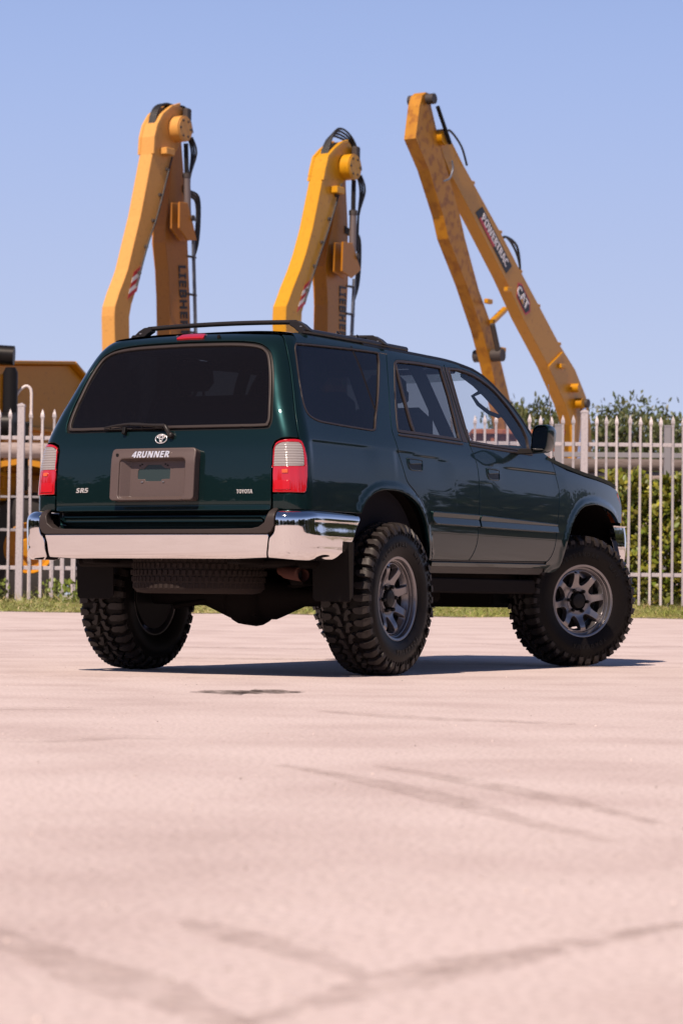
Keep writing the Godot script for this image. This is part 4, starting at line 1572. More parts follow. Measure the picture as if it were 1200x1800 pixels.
func materials() -> void:
	var paint := mat(0.0062, 0.0188, 0.0208, 0.32, 0.48, 0.0)
	paint.clearcoat_enabled = true
	paint.clearcoat = 0.68
	paint.clearcoat_roughness = 0.02
	M.paint = paint
	M.paint_dull = mat(0.02, 0.035, 0.036, 0.35)
	M.trim = mat(0.036, 0.028, 0.026, 0.42, 0.0, 0.35)
	M.garnish = mat(0.082, 0.058, 0.053, 0.42)
	M.black = mat(0.010, 0.009, 0.009, 0.4, 0.0, 0.3)
	M.satin_black = mat(0.018, 0.016, 0.016, 0.38, 0.0, 0.35)
	M.rack = mat(0.016, 0.014, 0.014, 0.35, 0.0, 0.4)
	M.underside = mat(0.012, 0.0095, 0.009, 0.65, 0.0, 0.12)
	M.housing = mat(0.008, 0.006, 0.0055, 0.9, 0.0, 0.1)
	M.dusty = mat(0.06, 0.038, 0.03, 0.85)
	M.flap = mat(0.009, 0.0075, 0.0075, 0.65, 0.0, 0.22)
	M.rust = mat(0.07, 0.03, 0.024, 0.8, 0.0, 0.15)
	M.iron = mat(0.022, 0.02, 0.02, 0.5, 0.4, 0.25)
	M.dull_metal = mat(0.45, 0.43, 0.42, 0.35, 1.0)
	M.chrome = bumpy(mat(0.78, 0.76, 0.76, 0.05, 1.0), noise_tex(512, 0.006, 51, [], 4), 0.05, 1.1)
	M.badge = mat(0.85, 0.83, 0.83, 0.15, 0.6)
	M.mirror = mat(0.7, 0.72, 0.72, 0.02, 1.0)
	M.cloth = mat(0.018, 0.017, 0.020, 0.9, 0.0, 0.1)
	M.paper = mat(0.75, 0.73, 0.72, 0.8)
	var dust := noise_tex(512, 0.02, 3, [[0.0, lin(0.75, 0.72, 0.7)], [0.5, lin(1, 1, 1)], [1.0, lin(1.0, 1.0, 1.0)]], 5)
	M.rubber = grained(mat(0.0075, 0.006, 0.0056, 0.45, 0.0, 0.24), noise_tex(512, 0.03, 5, [[0.0, lin(0.7, 0.68, 0.66)], [0.55, lin(1, 1, 1)], [1.0, lin(1, 1, 1)]], 5), 3.0)
	M.rubber_dusty_lit = grained(mat(0.027, 0.022, 0.0205, 0.5, 0.0, 0.35), noise_tex(256, 0.05, 6, [[0.0, lin(0.5, 0.48, 0.46)], [0.5, lin(0.85, 0.84, 0.83)], [1.0, lin(1, 1, 1)]], 5), 6.0)  # dusty blocks, paler than the carcass: lit tops painted into the colour
	M.rubber_letter = mat(0.006, 0.0055, 0.0055, 0.35, 0.0, 0.35)
	M.rubber_old = mat(0.030, 0.023, 0.021, 0.75, 0.0, 0.15)
	M.gunmetal = mat(0.235, 0.222, 0.228, 0.28, 0.85)
	M.tint_dark = pane(0.004, 0.0035, 0.005, 0.975, 0.3)
	M.tint_rear = pane(0.005, 0.0045, 0.0055, 0.94, 0.34)
	M.tint_mid = pane(0.005, 0.005, 0.008, 0.80, 0.34)
	M.glass = pane(0.02, 0.03, 0.03, 0.07, 0.4)
	M.glass_screen = pane(0.03, 0.06, 0.055, 0.06, 0.4)
	M.band = pane(0.0, 0.42, 0.46, 0.55)
	var red := mat(0.42, 0.006, 0.012, 0.12)
	red.clearcoat_enabled = true
	red.clearcoat = 1.0
	red.clearcoat_roughness = 0.03
	M.lens_red = red
	M.reflector = mat(0.46, 0.008, 0.016, 0.2)
	M.lens_clear = mat(0.27, 0.25, 0.25, 0.10)
	M.lens_amber = mat(0.62, 0.10, 0.03, 0.2)
	M.lens_orange = mat(0.55, 0.12, 0.03, 0.15)

func ground_h(z: float) -> float:
	var d := -z
	return 0.18 * ss(15.5, 33.0, d) + 0.10 * ss(30.0, 38.5, d)

func ground() -> void:
	var m := StandardMaterial3D.new()
	m.roughness = 0.9
	m.albedo_color = lin(0.62, 0.525, 0.50)
	# fine grain and small blotches, then broad worn patches over them
	m.albedo_texture = noise_tex(2048, 0.11, 11, [[0.0, lin(0.50, 0.48, 0.46)], [0.3, lin(0.82, 0.81, 0.80)], [0.5, lin(0.94, 0.935, 0.93)], [0.7, lin(1, 1, 1)], [1.0, lin(1, 1, 1)]], 8)
	m.uv1_triplanar = true
	m.uv1_world_triplanar = true
	m.uv1_scale = Vector3.ONE * 0.23
	m.heightmap_enabled = true
	m.heightmap_texture = noise_tex(1024, 0.10, 12, [], 5)
	m.heightmap_scale = 0.25
	m.detail_enabled = true
	m.detail_blend_mode = BaseMaterial3D.BLEND_MODE_MUL
	m.detail_uv_layer = BaseMaterial3D.DETAIL_UV_2
	m.detail_albedo = noise_tex(1024, 0.022, 13, [[0.0, lin(0.80, 0.77, 0.76)], [0.33, lin(0.90, 0.88, 0.875)], [0.52, lin(0.955, 0.95, 0.945)], [0.75, lin(1, 1, 1)], [1.0, lin(1, 1, 1)]], 7)
	m.uv2_triplanar = true
	m.uv2_world_triplanar = true
	m.uv2_scale = Vector3(0.047, 0.047, 0.047)
	var mb := MB.new()
	var zs := [80.0, 40.0, 10.0, 2.0]
	for k in 60:
		zs.append(-10.0 - k * 0.5)
	zs.append_array([-60.0, -120.0, -400.0])
	var rows := []
	for z in zs:
		var nn := Vector3(0, 1, (ground_h(z - 0.1) - ground_h(z + 0.1)) / 0.2).normalized()
		var r := []
		for x in [-300.0, -40.0, 0.0, 40.0, 300.0]:
			r.append(mb.vert(Vector3(x, ground_h(z), z), nn))
		rows.append(r)
	for k in rows.size() - 1:
		for j in 4:
			mb.quad(rows[k][j], rows[k][j + 1], rows[k + 1][j + 1], rows[k + 1][j])
	var o := obj("ground", mb, m)
	o.set_meta("kind", "structure")
	# stains and rubber marks lying on the slab
	var rub := mark_mat(Color(0.36, 0.28, 0.25), 41, 0.05, 0.9, 0.30, 6.0)
	var oil := mark_mat(Color(0.13, 0.10, 0.085), 42, 0.28, 0.55, 0.8, 7.0)
	mark("tyre_mark", [[0.449, -3.383], [0.322, -3.22], [0.206, -3.058], [0.122, -2.944], [0.062, -2.84], [0.006, -2.739], [-0.09, -2.55]], 0.050, rub, 1)
	mark("tyre_mark", [[0.9, -3.85], [0.449, -3.383], [0.322, -3.22], [0.206, -3.058], [0.122, -2.944], [0.062, -2.84]], 0.022, rub, 2)
	mark("tyre_mark", [[-0.50, -3.35], [-0.354, -3.06], [-0.257, -2.87], [-0.178, -2.713], [-0.09, -2.52]], 0.055, rub, 1)
	mark("tyre_mark", [[-0.20, -3.36], [-0.143, -3.244], [-0.048, -3.071], [0.031, -2.871]], 0.04, rub, 2)
	mark("tyre_mark", [[-0.149, -6.49], [0.034, -6.049], [0.2, -5.52], [0.333, -4.971], [0.48, -4.5]], 0.055, rub, 1)
	mark("tyre_mark", [[0.10, -6.49], [0.28, -6.0], [0.45, -5.5], [0.60, -4.9]], 0.05, rub, 1)
	mark("oil_stain", [[-0.49, -11.55], [-0.44, -11.42], [-0.38, -11.40], [-0.32, -11.36], [-0.26, -11.30]], 0.30, oil, 3)
	mark("damp_streak", [[-0.076, -9.608], [0.25, -9.142], [0.518, -8.954], [0.80, -8.80]], 0.10, rub, 2)
	for e in [[-2.6, -13.5, -0.3, -13.1, 0.05], [-1.9, -17.5, 1.0, -17.2, 0.10], [-3.0, -20.0, 0.5, -19.7, 0.12], [0.8, -16.6, 3.0, -16.3, 0.10], [-1.6, -9.2, -0.9, -9.5, 0.06], [1.0, -21.5, 4.0, -21.2, 0.15], [-1.0, -7.4, -0.5, -7.6, 0.05], [0.2, -18.6, 2.6, -18.9, 0.08], [-4.0, -24.0, -1.0, -24.4, 0.2]]:
		mark("worn_streak", [[e[0], e[1]], [lerpf(e[0], e[2], 0.35), lerpf(e[1], e[3], 0.5) + 0.1], [lerpf(e[0], e[2], 0.7), lerpf(e[1], e[3], 0.7) - 0.08], [e[2], e[3]]], e[4], rub, 2)
	# grit
	var st := MB.new()
	lathe(st, [Vector2(-0.5, 0.001), Vector2(-0.3, 0.42), Vector2(0.05, 0.5), Vector2(0.38, 0.3), Vector2(0.5, 0.001)], 6, Transform3D(), 0.2)
	var gm := tinted(mat(1, 1, 1, 0.9))
	var xf := []
	var cols := []
	for k in 1100:
		var z := -2.4 - pow(rng.randf(), 1.4) * 26.0
		var x := rng.randf_range(-1.0, 1.0) * (0.4 - z * 0.16)
		var sz := 0.002 + 0.0045 * pow(rng.randf(), 4.0)
		xf.append(Transform3D(rand_basis().scaled(Vector3.ONE * sz), Vector3(x, ground_h(z) + sz * 0.2, z)))
		var t := rng.randf_range(0.2, 0.75)
		cols.append(Color(t, t * 0.86, t * 0.8))
	var g := many("grit", st.mesh(gm), xf, cols)
	g.set_meta("kind", "stuff")
	g.set_meta("label", "tiny stone chips scattered over the bare slab")
	g.set_meta("category", "gravel")

# colour of a stain with ragged cover
func mark_mat(c: Color, sd: int, lo: float, hi: float, a: float, scale: float) -> StandardMaterial3D:
	var m := mat(1, 1, 1, 0.92)
	m.transparency = BaseMaterial3D.TRANSPARENCY_ALPHA
	m.albedo_texture = noise_tex(512, 0.012, sd, [[0.0, Color(1, 1, 1, 0)], [lo, Color(1, 1, 1, 0)], [hi, Color(1, 1, 1, a)], [1.0, Color(1, 1, 1, a)]], 6)
	m.albedo_color = c.linear_to_srgb()
	m.uv1_triplanar = true
	m.uv1_world_triplanar = true
	m.uv1_scale = Vector3.ONE * scale * 0.25
	return m

var mark_layer := 0
func mark(called: String, pts: Array, w: float, m: Material, passes: int) -> void:
	mark_layer += 1
	var lift := 0.0015 + 0.0004 * mark_layer
	var l := spl(pts, 6)
	var mb := MB.new()
	var rows := []
	for k in l.size():
		var p := Vector2(l[k][0], l[k][1])
		var q := Vector2(l[mini(k + 1, l.size() - 1)][0], l[mini(k + 1, l.size() - 1)][1])
		var o := Vector2(l[maxi(k - 1, 0)][0], l[maxi(k - 1, 0)][1])
		var d := (q - o).normalized()
		var n := Vector2(-d.y, d.x)
		var t := float(k) / (l.size() - 1)
		var ww := w * (0.25 + 0.75 * sin(PI * clampf(t, 0.03, 0.97))) * rng.randf_range(0.8, 1.2)
		var r := []
		for s in [-1.0, 1.0]:
			var c: Vector2 = p + n * ww * s
			r.append(mb.vert(Vector3(c.x, ground_h(c.y) + lift, c.y), Vector3.UP))
		rows.append(r)
	for k in rows.size() - 1:
		mb.quad(rows[k][0], rows[k + 1][0], rows[k + 1][1], rows[k][1])
	var o2 := obj(numbered(called), mb, m)
	o2.set_meta("kind", "structure")

# ---------------------------------------------------------------- the place behind
func tinted(m: StandardMaterial3D) -> StandardMaterial3D:
	m.vertex_color_use_as_albedo = true
	m.albedo_color = Color.WHITE
	m.cull_mode = BaseMaterial3D.CULL_DISABLED
	return m

func many(called: String, mesh: Mesh, xf: Array, cols: Array, parent: Node = self) -> MultiMeshInstance3D:
	var mm := MultiMesh.new()
	mm.transform_format = MultiMesh.TRANSFORM_3D
	mm.use_colors = true
	mm.mesh = mesh
	mm.instance_count = xf.size()
	for k in xf.size():
		mm.set_instance_transform(k, xf[k])
		mm.set_instance_color(k, cols[k])
	var o := MultiMeshInstance3D.new()
	o.name = called
	o.multimesh = mm
	parent.add_child(o, true)
	return o

func leaf_mesh(l: float, w: float, m: Material) -> ArrayMesh:
	var mb := MB.new()
	var p := [Vector3(0, 0, 0), Vector3(w * 0.5, l * 0.35, 0.12 * w), Vector3(w * 0.35, l * 0.75, 0.1 * w), Vector3(0, l, -0.1 * w), Vector3(-w * 0.35, l * 0.75, 0.1 * w), Vector3(-w * 0.5, l * 0.35, 0.12 * w)]
	var s := 0
	for q in p:
		mb.vert(q, Vector3(q.x / w * 0.7, 0.1, 1).normalized())
	for t in [[0, 1, 2], [0, 2, 3], [0, 3, 4], [0, 4, 5]]:
		mb.tri(t[0], t[1], t[2])
	return mb.mesh(m)

func rand_basis() -> Basis:
	return Basis(Vector3(rng.randfn(), rng.randfn(), rng.randfn()).normalized(), rng.randf() * TAU)

func leaf_mat() -> StandardMaterial3D:
	var m := tinted(mat(1, 1, 1, 0.45))
	m.backlight_enabled = true
	m.backlight = Color(0.5, 0.5, 0.3)
	return m

func tree_shape(h: float, r: float, base: float, sd: int, clumps: int, per: int, tone: Color, leaf: Mesh, spread: float) -> Dictionary:
	var old := rng.state
	rng.seed = sd
	var wood := MB.new()
	var xf := []
	var cols := []
	var trunk := [Vector3.ZERO]
	var lean := Vector3(rng.randfn() * 0.05, 1, rng.randfn() * 0.05)
	for k in 5:
		trunk.append(lean * (h * 0.75 * (k + 1) / 5.0) + Vector3(rng.randfn(), 0, rng.randfn()) * 0.04 * h * 0.3)
	tube(wood, trunk, [h * 0.028, h * 0.022, h * 0.018, h * 0.013, h * 0.009, h * 0.004], 8)
	for c in clumps:
		var a := rng.randf() * TAU
		var y := lerpf(base, 1.0, pow(rng.randf(), 0.8))
		var rr := r * sqrt(maxf(0.02, 1.0 - pow((y - base - (1 - base) * 0.4) / ((1 - base) * 0.66), 2.0))) * sqrt(rng.randf_range(0.15, 1.0)) * rng.randf_range(0.8, 1.15)
		var p := Vector3(cos(a) * rr, y * h, sin(a) * rr)
		var from: Vector3 = lean * clampf(y * h - rr * 0.8, h * 0.2, h * 0.72)
		tube(wood, [from, from.lerp(p, 0.5) + Vector3(0, -0.05 * rr, 0), p], [h * 0.007, h * 0.005, h * 0.002], 5, false)
		var cs := spread * rng.randf_range(0.7, 1.35)
		var shade := rng.randf_range(0.75, 1.2)
		for k in per:
			var o := Vector3(rng.randfn(), rng.randfn() * 0.7, rng.randfn()) * cs * 0.5
			xf.append(Transform3D(rand_basis().scaled(Vector3.ONE * rng.randf_range(0.7, 1.3)), p + o))
			var t := shade * rng.randf_range(0.75, 1.25)
			cols.append(Color(tone.r * t * rng.randf_range(0.85, 1.2), tone.g * t, tone.b * t * rng.randf_range(0.7, 1.2)))
	rng.state = old
	return {"wood": wood, "xf": xf, "cols": cols, "leaf": leaf}

func plant_tree(d: Dictionary, called: String, label: String, at: Vector3, group := "", turn := 0.0) -> Node3D:
	var t := thing(called, label, "tree", at, turn, group)
	obj("trunk", d.wood, M.bark, t)
	many("crown", d.leaf, d.xf, d.cols, t).set_meta("kind", "stuff")
	return t

func fence() -> void:
	var f := thing("picket_fence", "tall galvanised steel picket fence with spear tips along the grass verge", "fence", Vector3(0, 0, -37))
	var post := MB.new()
	box(post, Vector3(0, 1.69, 0), Vector3(0.10, 2.84, 0.10), 0.006)
	box(post, Vector3(0, 3.115, 0), Vector3(0.112, 0.03, 0.112), 0.004)
	for k in 1:
		post.face([Vector3(-0.05, 3.13, 0.05), Vector3(0.05, 3.13, 0.05), Vector3(0, 3.155, 0)], Vector3(0, 3.0, 0))
		post.face([Vector3(-0.05, 3.13, -0.05), Vector3(0.05, 3.13, -0.05), Vector3(0, 3.155, 0)], Vector3(0, 3.0, 0))
		post.face([Vector3(0.05, 3.13, 0.05), Vector3(0.05, 3.13, -0.05), Vector3(0, 3.155, 0)], Vector3(0, 3.0, 0))
		post.face([Vector3(-0.05, 3.13, 0.05), Vector3(-0.05, 3.13, -0.05), Vector3(0, 3.155, 0)], Vector3(0, 3.0, 0))
	var pk := MB.new()
	box(pk, Vector3(0, 1.65, 0), Vector3(0.034, 2.56, 0.034), 0.003)
	# spear tip
	var ring_at := func(y: float, w: float) -> Array: return [Vector3(-w, y, -w), Vector3(w, y, -w), Vector3(w, y, w), Vector3(-w, y, w)]
	var prof := [[2.92, 0.017], [2.955, 0.027], [2.99, 0.024], [3.065, 0.002]]
	for k in 3:
		var a: Array = ring_at.call(prof[k][0], prof[k][1])
		var b: Array = ring_at.call(prof[k + 1][0], prof[k + 1][1])
		for j in 4:
			pk.face([a[j], a[(j + 1) % 4], b[(j + 1) % 4], b[j]], Vector3(0, prof[k][0], 0))
	var pms := [pk.mesh(M.galv), pk.mesh(M.galv_b), pk.mesh(M.galv_c)]
	var pm: ArrayMesh = pms[0]
	var po := post.mesh(M.galv)
	var bay := 2.677
	for j in range(-3, 6):
		var x0 := 3.45 + (j - 3) * bay + bay
		var o := objm("post", po, f)
		o.position = Vector3(x0, 0, 0)
		for k in range(1, 17):
			var p := objm("picket", pms[rng.randi() % 3], f)
			p.position = Vector3(x0 - bay + k * bay / 17.0 + rng.randfn() * 0.002, rng.randfn() * 0.006, 0.03)
			p.rotation = Vector3(rng.randfn() * 0.003, rng.randfn() * 0.05, rng.randfn() * 0.0032)
		for y in [2.655, 0.80]:
			var r := MB.new()
			box(r, Vector3(x0 - bay * 0.5, y, -0.012), Vector3(bay - 0.1, 0.055, 0.045), 0.004)
			obj("rail", r, M.galv, f)
	# the older fence standing behind it
	var g := thing("back_fence", "thin rail fence on square posts standing behind the picket fence", "fence", Vector3(0, 0, -41.5))
	var bp := MB.new()
	box(bp, Vector3(0, 1.75, 0), Vector3(0.11, 2.95, 0.11), 0.008)
	box(bp, Vector3(0, 3.23, 0), Vector3(0.12, 0.03, 0.12), 0.004)
	var bm := bp.mesh(M.galv_old)
	for x in [-6.6, -3.4, 0.2, 3.45, 5.2, 7.2]:
		var o := objm("post", bm, g)
		o.position = Vector3(x, 0, 0)
	for e in [[2.76, 0.08], [1.98, 0.035], [1.45, 0.045]]:
		var r := MB.new()
		box(r, Vector3(0.3, e[0], 0.02), Vector3(14.0, e[1], 0.04), 0.004)
		obj("rail", r, M.galv_old, g)
	for k in 24:
		var o := objm("picket", pm, g)
		o.position = Vector3(-6.5 + k * 0.17, -0.03, 0.05)

func hedge() -> void:
	var m := leaf_mat()
	var leaf := leaf_mesh(0.095, 0.062, m)
	var h := thing("clipped_hedge", "dense yellow green leafy hedge growing behind the picket fence", "hedge", Vector3(6.3, 0.3, -39.6))
	var xf := []
	var cols := []
	for k in 26000:
		var x := rng.randf_range(-2.35, 3.0)
		var y := rng.randf()
		var z := rng.randf()
		# denser towards the faces
		var zz := 0.85 - pow(rng.randf(), 2.2) * 1.3
		var yy := 0.03 + (1.0 - pow(rng.randf(), 1.25)) * 2.05
		var top := 1.98 + 0.09 * sin(x * 5.1) + 0.07 * sin(x * 13.3 + 1.0) + 0.05 * sin(x * 29.0)
		if yy > top - 0.05:
			yy = top - rng.randf() * rng.randf() * 0.35
		zz += 0.10 * sin(x * 7.0 + yy * 5.0) + 0.06 * sin(x * 17.0 - yy * 11.0)
		if x < -2.1 and rng.randf() < 0.5:
			continue
		var b := Basis(Vector3(0, 1, 0), rng.randfn() * 0.9) * Basis(Vector3(1, 0, 0), rng.randfn() * 0.7 - 0.4) * Basis(Vector3(0, 0, 1), rng.randfn() * 0.8)
		xf.append(Transform3D(b.scaled(Vector3.ONE * rng.randf_range(0.7, 1.35)), Vector3(x, yy, zz)))
		var t := rng.randf_range(0.6, 1.25)
		var young := rng.randf() < 0.14
		cols.append(Color(0.38, 0.37, 0.045) * t if young else Color(0.155 * t * rng.randf_range(0.8, 1.4), 0.185 * t, 0.02 * t))
	many("foliage", leaf, xf, cols, h).set_meta("kind", "stuff")
	for k in 14:
		var w := MB.new()
		var x := -2.2 + k * 0.38 + rng.randfn() * 0.05
		tube(w, [Vector3(x, -0.02, 0.2), Vector3(x + rng.randfn() * 0.08, 0.8, 0.2 + rng.randfn() * 0.1), Vector3(x + rng.randfn() * 0.15, 1.75, 0.2)], [0.03, 0.02, 0.008], 6)
		obj("stem", w, M.bark, h)

func verge() -> void:
	var mb := MB.new()
	var rows := []
	var fr := []
	for k in 161:
		var x := -30.0 + k * 0.375
		fr.append(-32.6 + 0.22 * sin(x * 1.3) + 0.12 * sin(x * 4.1 + 2.0) + 0.07 * sin(x * 9.7))
	for e in [0.0, 0.12, 0.4, 1.0]:
		var r := []
		for k in 161:
			var x := -30.0 + k * 0.375
			var z: float = lerpf(fr[k], -60.0, e)
			r.append(mb.vert(Vector3(x, ground_h(z) + 0.005, z), Vector3.UP))
		rows.append(r)
	for k in 3:
		for j in 160:
			mb.quad(rows[k][j], rows[k][j + 1], rows[k + 1][j + 1], rows[k + 1][j])
	var o := obj("grass_verge", mb, M.soil)
	o.set_meta("kind", "structure")
	var bl := MB.new()
	var s := 0
	for q in [[-0.006, 0.0, 0.0], [0.006, 0.0, 0.0], [-0.005, 0.5, 0.08], [0.005, 0.5, 0.08], [0.0, 1.0, 0.32]]:
		bl.vert(Vector3(q[0], q[1], q[2]), Vector3(0, 0.35, 1).normalized())
	bl.tri(0, 1, 3)
	bl.tri(0, 3, 2)
	bl.tri(2, 3, 4)
	var bm := bl.mesh(leaf_mat())
	var xf := []
	var cols := []
	for k in 60000:
		var x := rng.randf_range(-8.0, 8.0)
		var i := clampi(int((x + 30.0) / 0.375), 0, 160)
		var dz := pow(rng.randf(), 1.3) * 6.6
		var z: float = fr[i] + 0.02 - dz
		var patch := sin(x * 3.1 + z * 2.0) + sin(x * 1.2 - z * 1.7) + 0.6 * sin(x * 7.7)
		var edge := clampf(dz / 0.7, 0.0, 1.0)
		if rng.randf() > 0.35 + 0.65 * edge + 0.1 * patch:
			continue
		var hh := rng.randf_range(0.03, 0.085) * (0.55 + 0.45 * edge) * (1.0 + 0.2 * patch)
		if absf(z + 37.0) < 0.35:
			hh *= rng.randf_range(1.3, 3.0)
		var b := Basis(Vector3(0, 1, 0), rng.randf() * TAU) * Basis(Vector3(1, 0, 0), rng.randfn() * 0.35)
		xf.append(Transform3D(b.scaled(Vector3(1.2, hh, hh)), Vector3(x, ground_h(z) + 0.003, z)))
		var t := rng.randf_range(0.7, 1.3)
		cols.append(Color(0.42, 0.33, 0.15) * t if rng.randf() < 0.28 - 0.1 * patch else Color(0.20 * t, 0.235 * t, 0.045 * t))
	var g := many("grass", bm, xf, cols)
	g.set_meta("kind", "stuff")
	g.set_meta("label", "short ragged green and straw coloured grass on the verge")
	g.set_meta("category", "grass")
	# small weeds in the grass behind the rails
	var wl := leaf_mesh(0.07, 0.045, leaf_mat())
	for e in [[-3.75, -36.4], [-4.9, -36.6], [-2.9, -37.6], [-4.2, -38.4], [-3.3, -38.8], [-5.6, -38.2], [5.6, -36.5]]:
		var w := thing("weed", "low leafy green weed sprouting by the fence foot", "plant", Vector3(e[0], ground_h(e[1]), e[1]), 0.0, "weeds along the fence")
		var wx := []
		var wc := []
		for k in 90:
			var y := rng.randf() * 0.34
			wx.append(Transform3D(rand_basis(), Vector3(rng.randfn() * 0.13, y, rng.randfn() * 0.1)))
			var t := rng.randf_range(0.6, 1.3)
			wc.append(Color(0.15 * t, 0.20 * t, 0.03 * t))
		many("leaves", wl, wx, wc, w).set_meta("kind", "stuff")
		var st := MB.new()
		tube(st, [Vector3(0, -0.02, 0), Vector3(0.02, 0.16, 0), Vector3(0.0, 0.33, 0.02)], [0.008, 0.006, 0.003], 5)
		obj("stem", st, M.bark, w)

const PLATE := Basis(Vector3(0, 0, -1), Vector3(0, 1, 0), Vector3(1, 0, 0))   # x along the machine, y up, z to its right
func plate(called: String, poly: Array, z0: float, z1: float, m: Material, parent: Node, b := 0.025) -> MeshInstance3D:
	var mb := MB.new()
	prism(mb, V2(poly), z0, z1, Transform3D(PLATE, Vector3.ZERO), b)
	return obj(called, mb, m, parent)

func P3(a: float, y: float, x: float) -> Vector3:
	return Vector3(x, y, -a)

func rod(called: String, a: Vector3, b: Vector3, r: float, m: Material, parent: Node, seg := 14) -> MeshInstance3D:
	var mb := MB.new()
	tube(mb, [a, b], r, seg)
	return obj(called, mb, m, parent)

func hose(called: String, pts: Array, r: float, m: Material, parent: Node) -> void:
	var mb := MB.new()
	var l := []
	for p in spl(pts, 4):
		l.append(Vector3(p[0], p[1], p[2]))
	tube(mb, l, r, 6)
	obj(called, mb, m, parent)

# crawler base and house, mostly hidden behind the car, the fence and the hedge
func crawler(n: Node3D, a: float, body: Material) -> void:
	for s in [-1.0, 1.0]:
		var tr := MB.new()
		prism(tr, V2(roundrect(a - 2.0, 0.3, a + 2.4, 1.15, 0.4, 5)), -0.3, 0.3, Transform3D(PLATE, Vector3(1.2 * s - 0.3, 0, 0)), 0.04)
		obj("track", tr, M.iron_dark, n)
	var mb := MB.new()
	box(mb, P3(a + 0.2, 1.25, -0.3), Vector3(1.6, 0.4, 1.8), 0.05)
	obj("turntable", mb, M.iron_dark, n)
	mb = MB.new()
	box(mb, P3(a + 1.2, 1.95, -0.3), Vector3(2.6, 0.95, 3.6), 0.12)
	obj("machine_house", mb, body, n)
	mb = MB.new()
	box(mb, P3(a + 3.0, 1.85, -0.3), Vector3(2.6, 0.9, 0.7), 0.2)
	obj("counterweight", mb, M.iron_dark, n)

# bucket hanging from the end of a stick
func bucket(n: Node3D, a: float, y: float, z0: float, z1: float) -> void:
	var bk := plate("bucket", [[a - 0.25, y + 0.1], [a + 0.25, y + 0.15], [a + 0.35, y - 0.5], [a + 0.15, y - 1.2], [a - 0.35, y - 1.5], [a - 0.95, y - 1.45], [a - 1.1, y - 1.25], [a - 0.5, y - 0.7]], z0 - 0.35, z1 + 0.35, M.iron_dark, n, 0.03)
	for k in 4:
		var mb := MB.new()
		box(mb, P3(a - 1.12, y - 1.42, lerpf(z0 - 0.28, z1 + 0.28, k / 3.0)), Vector3(0.09, 0.08, 0.3), 0.02)
		obj("bucket_tooth", mb, M.iron_dark, bk)

